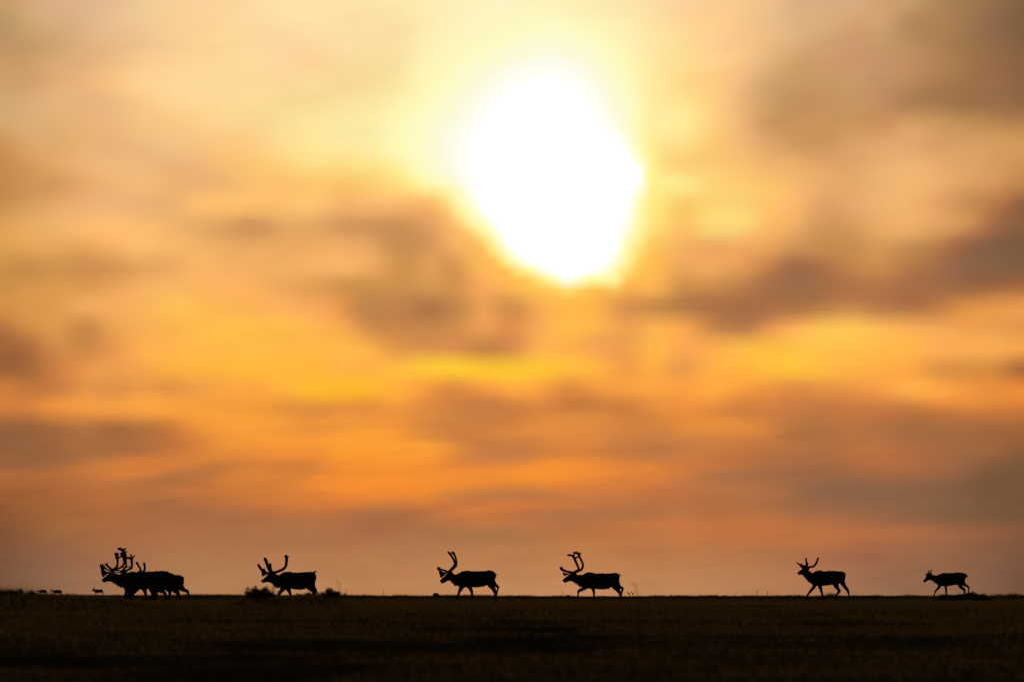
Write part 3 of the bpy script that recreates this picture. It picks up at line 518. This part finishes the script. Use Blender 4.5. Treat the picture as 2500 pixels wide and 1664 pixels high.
# third from the right: swept back twin beams and a deep shovel over the nose
reindeer((1030,1330),S3,560,
 [(472,930),(480,905),(540,850),(615,780),(680,712),(760,700),(800,722),(830,745),(880,760),(940,755),(1000,715),(1060,680),(1130,658),(1220,660),(1350,678),(1500,675),(1620,670),(1730,655),(1840,668),(1900,705),(1930,760),(1938,800)],
 [(472,950),(500,985),(540,1005),(580,985),(640,950),(710,922),(760,950),(830,1000),(860,1035),(930,1045),(970,1060),(1050,1085),(1180,1098),(1310,1090),(1450,1088),(1560,1080),(1640,1070),(1690,1050),(1750,1030),(1820,1000),(1880,960),(1915,870),(1938,820)],
 [(1,[(1045,1000,70),(1040,1080,58),(1008,1150,45),(983,1210,36),(948,1300,29)]),
  (-1,[(1230,1000,75),(1258,1095,55),(1297,1205,39),(1320,1310,29)]),
  (-1,[(1840,930,90),(1890,1010,62),(1960,1065,40),(1993,1090,32),(1980,1150,27),(1955,1250,25)]),
  (1,[(1770,960,105),(1810,1040,85),(1855,1110,60),(1892,1180,50),(1915,1240,42),(1920,1300,30)])],
 tail=[(1905,745,22),(1940,768,16),(1972,776,6)], ears=[(-1,[(755,735,20),(785,705,24),(802,678,8)]),(1,[(750,738,20),(770,715,18),(785,695,8)])],
 extra=[[(860,1030,22),(885,1050,14)]],
 antlers=[dict(side=-1,base=(700,695),parts=[(A,[(690,715,26),(760,635,26),(832,560,27),(864,500,24),(855,440,22),(828,370,22),(770,275,22),(725,215,22),(692,188,20)]),(A,[(745,225,14),(785,228,10)]),(A,[(735,200,12),(722,182,10)]),
     (B,[(425,600),(470,622),(505,662),(570,697),(670,712),(620,762),(560,812),(515,858),(482,838),(455,750)])]),
   dict(side=1,base=(715,695),parts=[(A,[(715,705,24),(790,635,24),(855,572,26),(895,505,22),(902,430,20),(880,330,20),(843,235,24),(803,187,24)]),(A,[(868,560,18),(912,552,9)]),
     (A,[(680,700,22),(590,658,20),(510,634,18),(450,625,34),(418,588,22)]),(A,[(465,610,14),(470,578,8)])])],
 mane=.8,label='reindeer bull with two slim antler beams side by side and a shovel over its nose')
# fourth: rack closed like a loop
reindeer((1340,1330),S3,561,
 [(352,915),(370,890),(430,840),(490,790),(560,745),(620,735),(700,745),(740,765),(820,775),(890,765),(960,730),(1030,698),(1110,705),(1240,740),(1400,735),(1600,733),(1750,720),(1800,748),(1835,765),(1848,800)],
 [(352,925),(380,955),(430,993),(470,965),(520,942),(600,938),(660,970),(740,1005),(820,1065),(890,1095),(1000,1130),(1100,1140),(1210,1130),(1340,1147),(1480,1147),(1560,1135),(1620,1100),(1700,1080),(1770,1050),(1815,1000),(1840,930),(1848,850)],
 [(1,[(1010,1040,80),(960,1100,54),(890,1142,38),(810,1175,36),(775,1215,30),(766,1280,22),(758,1340,20)]),
  (-1,[(1150,1040,80),(1160,1130,50),(1175,1210,35),(1180,1320,26)]),
  (-1,[(1760,960,85),(1820,1050,58),(1885,1105,40),(1930,1125,29),(1920,1180,26),(1893,1270,27)]),
  (1,[(1680,1000,100),(1730,1080,80),(1785,1140,58),(1825,1200,50),(1860,1260,38),(1872,1310,32)])],
 tail=[(1810,765,24),(1865,772,15),(1902,806,8)], ears=[(-1,[(665,765,22),(695,745,24),(716,728,10)])],
 extra=[[(1545,1125,18),(1568,1140,10)]],
 antlers=[dict(side=-1,base=(680,710),parts=[(A,[(650,740,40),(695,700,36),(765,652,26),(772,590,22),(735,500,24),(690,400,27),(662,325,29),(612,278,24),(560,258,21),(500,258,20)]),(A,[(625,285,20),(660,240,16),(678,195,18)]),(A,[(690,328,16),(765,310,17)]),
     (B,[(352,695),(440,730),(580,730),(530,757),(460,782),(415,812),(387,792),(365,745)])]),
   dict(side=1,base=(690,710),parts=[(A,[(660,735,38),(720,692,30),(785,668,24),(850,632,25),(884,572,24),(890,500,22),(852,400,22),(812,320,22),(785,245,28),(725,200,23),(668,197,25)]),(A,[(750,205,12),(750,168,9)]),(A,[(780,220,15),(832,206,14)]),(A,[(835,645,14),(855,648,9)]),
     (A,[(650,722,30),(560,702,25),(460,682,24),(370,645,29),(315,608,28),(298,575,12)]),(A,[(345,615,18),(338,570,12)])])],
 mane=.4,label='reindeer bull whose antler tips close into a ring, lifting one bent foreleg')
# second: one long beam reaching back, shrub under its chin
reindeer((590,1330),S2,559,
 [(432,790),(445,765),(490,735),(530,695),(570,650),(630,610),(690,595),(740,625),(770,650),(830,650),(890,610),(960,585),(1010,577),(1060,590),(1130,607),(1260,600),(1400,590),(1540,583),(1600,605),(1640,650),(1652,700)],
 [(435,810),(460,832),(500,835),(520,817),(620,820),(680,855),(730,900),(790,925),(860,932),(960,960),(1080,960),(1150,965),(1210,985),(1300,983),(1380,965),(1440,940),(1500,930),(1560,930),(1605,880),(1635,800),(1650,730)],
 [(1,[(930,880,80),(915,950,56),(880,1005,40),(838,1065,34),(800,1130,28)]),
  (-1,[(1010,880,80),(1038,970,52),(1065,1040,36),(1082,1100,28)]),
  (-1,[(1550,850,85),(1585,930,50),(1625,980,38),(1640,1020,32),(1620,1090,26)]),
  (1,[(1470,870,95),(1520,945,62),(1580,1000,44),(1590,1040,34),(1570,1110,26)])],
 tail=[(1570,610,20),(1620,588,18),(1655,583,12),(1674,603,5)], ears=[(-1,[(705,640,20),(735,628,22),(752,610,8)])],
 extra=[[(1370,965,16),(1387,986,10)]],
 antlers=[dict(side=-1,base=(690,600),parts=[(A,[(680,610,28),(780,588,24),(862,556,24),(935,515,24),(980,455,23),(993,380,25),(996,300,27),(985,245,30)]),(A,[(1000,290,18),(1030,258,14)]),(A,[(890,550,18),(905,562,9)]),(A,[(665,600,30),(635,530,30),(625,470,30),(630,430,28)]),(A,[(640,440,16),(600,428,14)])]),
   dict(side=1,base=(650,600),parts=[(A,[(650,610,26),(612,560,22),(570,450,26),(540,350,28),(515,305,28)]),
     (B,[(440,560),(468,545),(476,508),(512,508),(530,560),(575,595),(660,590),(610,628),(535,657),(470,692),(443,670),(440,620)]),(A,[(460,565,24),(412,500,24),(376,450,20),(365,415,12)])])],
 mane=.3,label='reindeer bull with one long antler arching back over its neck, walking between two blurred bushes')
# fifth
reindeer((1920,1340),S5,560,
 [(318,700),(330,670),(380,630),(430,600),(470,560),(540,520),(620,545),(660,610),(700,660),(740,680),(800,665),(860,625),(960,612),(1040,635),(1200,638),(1350,630),(1530,635),(1640,650),(1710,685),(1735,730),(1738,790)],
 [(320,710),(345,745),(375,760),(420,745),(490,765),(550,840),(590,905),(670,990),(760,1055),(880,1095),(1020,1085),(1150,1065),(1350,1050),(1450,1035),(1540,1020),(1640,1010),(1700,960),(1722,900),(1735,840)],
 [(1,[(850,1000,95),(822,1085,60),(765,1165,42),(700,1245,36),(645,1310,31),(615,1365,27)]),
  (-1,[(955,1000,90),(982,1100,56),(1012,1200,42),(1040,1280,35),(1055,1350,28)]),
  (1,[(1420,960,115),(1465,1060,78),(1510,1150,52),(1555,1222,46),(1530,1275,36),(1480,1335,30)]),
  (-1,[(1630,940,100),(1680,1045,68),(1745,1135,50),(1800,1210,42),(1825,1290,30),(1840,1360,25)])],
 tail=[(1690,705,40),(1735,735,26),(1778,766,6)], ears=[(-1,[(630,600,28),(655,560,34),(672,520,18)]),(1,[(610,560,22),(645,530,28),(668,510,14)])],
 extra=[[(1545,1225,40),(1590,1230,16)]],
 antlers=[dict(side=-1,base=(620,530),parts=[(A,[(600,545,30),(700,520,24),(790,500,24),(850,445,25),(890,370,23),(913,310,22),(925,265,22)]),(A,[(590,540,28),(600,480,28),(608,440,26),(625,412,16)])]),
   dict(side=1,base=(540,520),parts=[(A,[(530,530,28),(580,455,22),(592,385,22),(583,315,20),(577,272,20)]),
     (A,[(540,540,48),(470,505,42),(415,468,26),(355,425,16),(312,394,14)]),(A,[(455,475,24),(438,432,17)])])],
 label='reindeer second from the right with two upright unbranched antlers like a U, head held high')
# sixth: small, last in the line
reindeer((2230,1370),S6,560,
 [(322,660),(330,640),(380,580),(420,515),(432,455),(480,405),(560,385),(620,405),(640,430),(700,450),(770,460),(850,445),(930,405),(1020,370),(1090,388),(1250,380),(1400,368),(1540,362),(1680,380),(1770,415),(1800,450),(1808,480)],
 [(325,675),(360,700),(395,712),(430,680),(500,635),(555,620),(600,645),(660,670),(740,740),(800,770),(850,795),(960,830),(1050,835),(1150,830),(1300,810),(1430,780),(1500,780),(1600,780),(1680,760),(1725,700),(1750,620),(1775,540),(1805,500)],
 [(1,[(915,750,80),(885,835,54),(835,905,41),(765,975,36),(728,1045,27),(705,1125,24)]),
  (-1,[(1070,740,75),(1088,840,46),(1100,950,36),(1110,1050,31),(1118,1120,28)]),
  (1,[(1540,720,100),(1590,815,68),(1660,900,50),(1722,958,46),(1730,1040,33)]),
  (-1,[(1660,690,95),(1735,785,52),(1820,828,40),(1872,855,29),(1870,930,27),(1865,1040,24)])],
 tail=[(1765,450,34),(1808,490,30),(1832,530,14)], ears=[(-1,[(590,410,30),(612,370,26),(620,325,8)]),(1,[(470,430,20),(440,420,14),(418,406,6)])],
 antlers=[dict(side=-1,base=(545,400),parts=[(A,[(540,400,16),(572,335,14),(608,275,12)])]),
   dict(side=1,base=(490,410),parts=[(A,[(488,415,18),(505,350,14),(528,302,12)]),(A,[(450,430,12),(418,405,8)]),(A,[(450,445,10),(415,435,7)])])],
 hair=.5,label='small reindeer with short spike antlers stepping over a hummock at the tail of the line')
# the left cluster: three bodies overlapping
reindeer((220,1320),S1,556,
 [(250,830),(262,800),(310,760),(370,715),(420,670),(480,640),(540,680),(620,705),(700,690),(800,662),(900,652),(1000,662),(1100,672),(1300,668),(1400,682),(1460,730),(1485,800)],
 [(250,845),(270,865),(310,885),(350,862),(440,860),(520,885),(580,925),(640,965),(690,970),(740,1010),(850,1020),(1000,1020),(1150,1015),(1300,1030),(1380,1010),(1450,960),(1480,880)],
 [(1,[(800,950,75),(782,1020,52),(770,1080,40),(757,1150,34)]),
  (-1,[(880,950,85),(885,1040,66),(860,1100,46),(825,1165,32)]),
  (-1,[(1380,920,110),(1375,1030,66),(1370,1080,46),(1345,1160,34)]),
  (1,[(1330,930,100),(1340,1020,62),(1390,1080,42),(1385,1160,34)])],
 ears=[(-1,[(530,690,18),(570,700,20),(615,715,8)])],
 a_org=(225,1325),a_s=SA,
 antlers=[dict(side=-1,base=(740,970),parts=[(A,[(740,985,50),(840,905,42),(905,805,30),(918,700,28),(918,610,38),(900,520,46),(880,440,44),(862,392,50)]),(A,[(905,460,36),(935,395,34)]),(A,[(940,525,32),(1000,500,22),(1048,488,20)]),
     (B,[(300,770),(285,840),(310,950),(325,1080),(360,1190),(400,1222),(450,1180),(540,1110),(640,1075),(700,1040),(640,1030),(560,1035),(480,990),(425,930),(440,860),(400,800)]),(A,[(305,840,25),(300,770,20)]),(A,[(375,830,22),(370,750,14)]),(A,[(430,840,18),(428,765,11)])]),
   dict(side=1,base=(760,980),parts=[(A,[(745,1000,45),(900,925,30),(1020,870,28),(1110,790,28),(1148,700,28),(1142,600,36),(1112,500,38),(1072,420,50),(1042,372,38)]),(A,[(1000,885,16),(1130,855,8)]),
     (A,[(740,985,46),(640,892,30),(562,822,31),(522,770,28),(545,712,10)]),(A,[(505,785,18),(465,732,9)]),(A,[(700,1010,26),(630,985,20),(540,942,20),(450,885,30),(380,850,30)])])],
 mane=1.0,label='foremost reindeer bull of the left cluster, heavy palmate shovel over its muzzle and shaggy throat')
reindeer((220,1320),S1,563,
 [(480,840),(520,780),(600,735),(650,690),(700,650),(750,652),(800,668),(880,648),(905,640),(940,662),(1000,660),(1050,637),(1200,647),(1400,643),(1570,637),(1640,647),(1700,670),(1760,692),(1795,722),(1815,790)],
 [(480,850),(530,870),(620,870),(700,900),(800,960),(900,1000),(1000,1020),(1120,1025),(1250,1015),(1300,1030),(1450,1050),(1550,1045),(1650,1030),(1720,1000),(1780,920),(1810,840)],
 [(1,[(1000,950,80),(960,1040,56),(915,1100,42),(870,1160,32)]),
  (-1,[(1130,950,80),(1158,1030,48),(1178,1100,34),(1195,1160,27)]),
  (-1,[(1480,940,110),(1500,1030,70),(1560,1070,44),(1600,1120,34)]),
  (1,[(1620,920,110),(1660,1010,60),(1700,1080,40),(1690,1150,28)])],
 a_org=(225,1325),a_s=SA,
 antlers=[dict(side=-1,base=(1110,1010),parts=[(A,[(1080,1040,45),(1150,925,32),(1212,840,29),(1222,740,28),(1218,640,30),(1200,540,42),(1180,440,54),(1145,340,54),(1125,270,48),(1045,222,42),(962,203,38)]),(A,[(1020,205,24),(1020,168,15)]),(A,[(1150,240,26),(1203,198,23)]),(A,[(1190,332,20),(1265,301,12)]),(A,[(1205,425,20),(1235,415,15)]),
     (A,[(1080,1035,24),(1030,1045,16),(940,1048,15),(850,1045,16)])]),
   dict(side=1,base=(1130,1020),parts=[(A,[(1110,1040,45),(1270,965,29),(1385,900,34),(1425,840,31),(1422,720,34),(1412,620,41),(1410,560,44),(1330,532,34),(1235,522,32)]),(A,[(1400,520,26),(1390,402,18)]),(A,[(1440,540,25),(1512,437,15)]),(A,[(1400,915,16),(1432,915,10)]),(A,[(1180,880,18),(1240,850,18),(1370,842,12)]),
     (A,[(1090,1010,26),(1000,990,16),(900,980,15),(820,975,15)])])],
 mane=.5,label='middle reindeer bull of the left cluster, tallest rack there with a squared rear beam')
reindeer((220,1320),S1,570,
 [(850,830),(900,770),(980,710),(1050,655),(1120,645),(1180,680),(1300,690),(1400,700),(1600,710),(1790,712),(1900,718),(1950,740),(1985,775),(1998,820)],
 [(850,850),(900,870),(1000,860),(1080,900),(1200,980),(1300,1030),(1450,1045),(1600,1040),(1720,1030),(1800,1040),(1900,1030),(1960,980),(1990,900)],
 [(1,[(1290,950,85),(1310,1040,50),(1330,1100,38),(1330,1160,30)]),
  (-1,[(1400,960,80),(1420,1050,46),(1410,1110,36),(1400,1160,28)]),
  (1,[(1780,940,115),(1815,1030,76),(1860,1090,50),(1885,1150,34)]),
  (-1,[(1900,900,95),(1940,985,62),(2010,1040,42),(2075,1068,33),(2090,1105,24),(2102,1165,20)])],
 tail=[(1960,770,30),(1985,800,20),(1992,830,10)], a_org=(225,1325),a_s=SA,
 antlers=[dict(side=-1,base=(1750,1040),parts=[(A,[(1755,1060,38),(1738,940,29),(1682,830,28),(1625,730,32),(1608,708,33)])]),
   dict(side=1,base=(1850,1040),parts=[(A,[(1830,1060,38),(1888,930,31),(1885,820,32),(1867,742,37)])])],
 label='rearmost reindeer of the left cluster with two short club-like antlers above the backs')
# three far animals, small on the skyline at the left
gzf=float((EYE-1451.8)*1950/F)
far=dict(vox=.035,hair=.5,ground_z=gzf)
reindeer((0,1390),S7,1950,
 [(1882,424),(1900,398),(1930,374),(1948,395),(1970,402),(1990,396),(2020,402),(2080,398),(2110,406),(2120,430)],
 [(1884,434),(1905,430),(1930,440),(1950,470),(2000,476),(2040,470),(2080,466),(2110,462),(2120,445)],
 [(1,[(1965,460,14),(1963,485,8),(1962,505,6)]),(-1,[(2005,460,14),(2008,485,7),(2009,505,6)]),(1,[(2085,450,16),(2090,480,9),(2097,505,6)]),(-1,[(2100,450,14),(2120,476,9),(2132,486,7),(2136,505,6)])],
 ears=[(-1,[(1938,392,6),(1950,386,5),(1960,380,3)])],
 antlers=[dict(side=-1,base=(1938,378),parts=[(A,[(1938,380,4),(1948,365,3.4),(1958,350,3)])]),dict(side=1,base=(1928,378),parts=[(A,[(1928,380,4),(1920,366,3.4),(1916,354,3)])])],
 label='tiny distant reindeer with raised head and thin antlers just ahead of the left cluster',**far)
reindeer((0,1390),S7,2000,
 [(752,440),(768,416),(785,420),(800,428),(830,408),(860,404),(930,406),(955,418),(963,450)],
 [(755,450),(780,452),(800,458),(830,470),(870,478),(910,478),(945,472),(962,460)],
 [(1,[(840,460,14),(836,485,7),(832,505,6)]),(-1,[(862,460,12),(868,485,7),(870,505,6)]),(1,[(930,455,15),(938,482,8),(930,505,6)]),(-1,[(945,455,14),(955,482,8),(962,505,6)])],
 label='leftmost of the tiny distant reindeer, head lowered into the blurred grass',
 antlers=[dict(side=-1,base=(775,418),parts=[(A,[(776,420,4),(780,408,3),(778,400,2.5)])])],vox=.035,hair=.5,ground_z=gzf)
reindeer((0,1390),S7,1960,
 [(1022,440),(1035,418),(1050,402),(1072,408),(1092,422),(1120,412),(1180,408),(1250,412),(1270,430),(1277,455)],
 [(1024,448),(1050,440),(1080,445),(1105,470),(1150,486),(1200,484),(1250,484),(1275,470)],
 [(1,[(1115,465,14),(1105,488,8),(1100,505,6)]),(-1,[(1135,468,14),(1140,490,8),(1142,505,6)]),(1,[(1240,460,16),(1238,488,9),(1245,505,6)]),(-1,[(1258,460,16),(1268,486,9),(1272,505,6)])],
 ears=[(-1,[(1055,410,6),(1065,402,5),(1072,396,3)])],
 antlers=[dict(side=-1,base=(1048,404),parts=[(A,[(1048,408,4),(1046,398,3),(1048,392,2.5)])])],
 label='middle of the tiny distant reindeer, right behind the leftmost one with its head level',**far)

# ---------------------------------------------------------------- shrubs and plants
def shrub(cx, D, half, tops, name, label, cat, group=None, leaves=2600, low=0.):
    """tops: (column, row) of the shoot tips in the photograph; stems fan from the rootstock"""
    xg=(cx-1250)*D/F; gz=float(height(xg,D)); root=empty(name,(xg,D,gz)); V=[];Fc=[]; L=[]
    for (tx,ty,nn) in tops:
        tip=px(tx,ty,D); 
        for q in range(nn):
            jx=rng.normal()*.05; jz=-abs(rng.normal())*.03 if q else 0; dy=rng.normal()*.22
            T=np.array([tip.x-xg+jx*.7,dy,tip.z-gz+jz]); b=np.array([T[0]*.75+rng.normal()*.02,dy*.4,-.03]); m=(b+T)/2+np.array([T[0]*.18,0,.02])
            tube(V,Fc,[(*b,.006),(*m,.004),(*T,.002)],5,4)
            nl=int(leaves/max(1,sum(t[2] for t in tops)))
            t=rng.random(nl)**.7*.95; P_=(1-t)[:,None]**2*b+2*((1-t)*t)[:,None]*m+(t**2)[:,None]*T
            sp=(.024*(1-t)+.006)[:,None]; L.append(P_+rng.normal(size=(nl,3))*sp*np.array([1,1.6,.8]))
    for yy in (-.1,0,.1): tube(V,Fc,[(-half*D/F,yy,-.03,.012),(0,yy*.5,-.02,.016),(half*D/F,yy,-.03,.012)],6,4)
    make_obj('stem',V,Fc,M_twig,root)
    c=np.concatenate(L); c=c[c[:,2]>0.0]; n=len(c); d=rng.normal(size=(n,3)); d[:,2]=abs(d[:,2])+.4; d/=np.linalg.norm(d,axis=1)[:,None]; s_=np.cross(d,rng.normal(size=(n,3))); s_/=np.linalg.norm(s_,axis=1)[:,None]
    l=(.010+.012*rng.random(n))[:,None]
    T1=np.stack([c,c+d*l*.5+s_*l*.35,c+d*l],1); T2=np.stack([c,c+d*l,c+d*l*.5-s_*l*.35],1)
    lf=tri_mesh('leaves',np.concatenate([T1,T2]),M_shrub); lf.parent=root
    tag(root,label,cat,group); return root
GB='low shrubs out of focus in front of the crest'
shrub(640,235,38,[(604,1436,2),(612,1431,3),(622,1434,2),(629,1428,2),(640,1434,4),(646,1429,3),(655,1436,4),(660,1431,2),(668,1443,3),(634,1438,6),(622,1440,6),(614,1442,4),(650,1440,5),(665,1447,3),(610,1443,3),(598,1447,1),(645,1445,5)],'dwarf_shrub','wide spiky low bush under the chin of the bull with the long rear antler','shrub',GB,4400)
shrub(808,235,24,[(797,1439,4),(803,1435,3),(810,1435,3),(817,1438,4),(790,1446,3),(824,1446,3),(805,1442,4),(815,1444,4)],'dwarf_shrub','small rounded dark bush right behind the bull that walks past the spiky bush','shrub',GB,3000)
shrub(752,235,30,[(730,1450,2),(742,1448,2),(752,1447,2),(762,1448,2),(775,1446,2)],'dwarf_shrub','thin low scrub between the two bushes at the hind legs of the second bull','shrub',GB,900)
shrub(20,225,50,[(4,1442,2),(14,1444,2),(27,1437,2),(-8,1441,2),(36,1446,2)],'dwarf_shrub','dark blurred shrub at the left edge of the picture','shrub',GB,1400)
shrub(84,228,30,[(78,1446,2),(84,1440,1),(89,1446,2)],'dwarf_shrub','pointed blurred shrub just left of the two low distant reindeer','shrub',GB,500)
# stalks
def stalk(name, cols, D, r, label, cat, head=None, grp=None):
    x=(cols[0][0][0]-1250)*D/F; y=D; g=float(height(x,y)); root=empty(name,(x,y,g)); 
    for st in cols:
        V=[];Fc=[]; Q=[]
        b=st[0]; Q.append(((b[0]-1250)*D/F-x,0,-.02,r*1.2))
        for q in st[1:]:
            p=px(q[0],q[1],D); Q.append((p.x-x,0,p.z-g,r if len(q)<3 else q[2]))
        tube(V,Fc,Q,6,4); make_obj('stem',V,Fc,M_twig,root)
        if head:
            V=[];Fc=[]; e=Q[-1]; e0=Q[-2]; d=np.array([e[0]-e0[0],0,e[2]-e0[2]]); d/=np.linalg.norm(d)
            tube(V,Fc,[(e[0]-d[0]*head,0,e[2]-d[2]*head,r*1.3),(e[0],0,e[2],head*.45),(e[0]+d[0]*head,0,e[2]+d[2]*head,r)],7,3); make_obj('seed_head',V,Fc,M_twig,root)
    tag(root,label,cat,grp); return root
stalk('seed_plant',[[(1536,1454),(1537,1449,.014),(1534.5,1447,.020)],[(1547,1454),(1545,1449,.012),(1543.5,1447,.018)]],590,.014,'pair of stout knob-topped stalks behind the bull with ringed antlers','plant',.045)
GS='thin seed stalks standing above the crest'
stalk('seed_stalk',[[(1850,1454),(1850,1446),(1850.5,1438)],[(1850,1454),(1849,1447),(1845,1444)]],595,.006,'tall thin branched seed stalk in the gap left of the reindeer with U-shaped antlers','plant',.02,GS)
stalk('seed_stalk',[[(1873,1454),(1873.5,1449),(1874,1445)]],595,.007,'short thin seed stalk right of the tall branched one','plant',.03,GS)
stalk('seed_stalk',[[(1372,1455),(1372.5,1449),(1372.8,1443)],[(1372,1455),(1375,1450),(1378,1447)]],595,.006,'thin forked seed stalk below the muzzle of the ringed antler bull','plant',.02,GS)
stalk('seed_stalk',[[(937,1454),(936,1448),(936.5,1441)]],595,.006,'lone thin seed stalk on the crest midway between two bulls','plant',.02,GS)
stalk('seed_stalk',[[(846,1454),(846.5,1447),(846,1438)]],596,.006,'thin seed stalk just right of the small rounded bush','plant',.02,GS)
stalk('grass_stalk',[[(836,1460),(829,1434),(820,1415)]],150,.0028,'faint leaning grass stalk far out of focus right of the rounded bush','plant',None,'blurred leaning stalks close to the camera')
stalk('grass_stalk',[[(1562,1462),(1554,1442),(1543,1422)]],140,.004,'faint leaning grass stalk far out of focus behind the bull with ringed antlers','plant',None,'blurred leaning stalks close to the camera')
# a flat stone on the skyline
def boulder(x0,x1,yt,D,label,name='boulder'):
    k=D/F; cx=(x0+x1)/2; X=(cx-1250)*k; g=float(height(X,D)); hw=(x1-x0)/2*k; top=(EYE-yt)*k-g
    V=[];Fc=[]; n=14; m=7
    for i in range(m):
        f=i/(m-1); z=-.05+(top+.05)*math.sin(f*math.pi/2); rr=(1-f**5)**.5*(1+.05*math.sin(i*3))+.02
        for j in range(n):
            a=2*math.pi*j/n; w=1+.12*math.sin(3*a+1)+.08*math.sin(5*a)
            V.append((hw*rr*math.cos(a)*w,hw*.7*rr*math.sin(a)*w,z+.01*math.sin(a*4+i)))
    for i in range(m-1):
        for j in range(n): Fc.append((i*n+j,i*n+(j+1)%n,(i+1)*n+(j+1)%n,(i+1)*n+j))
    Fc.append(tuple((m-1)*n+j for j in range(n)))
    o=make_obj(name,V,Fc,M_stone); o.location=(X,D,g); tag(o,label,'rock'); return o
boulder(1057,1071,1446.8,596,'small flat topped rock on the crest, left of the central bull')
boulder(1383,1392,1452,590,'tiny low rock on the crest below the muzzle of the ringed antler bull')
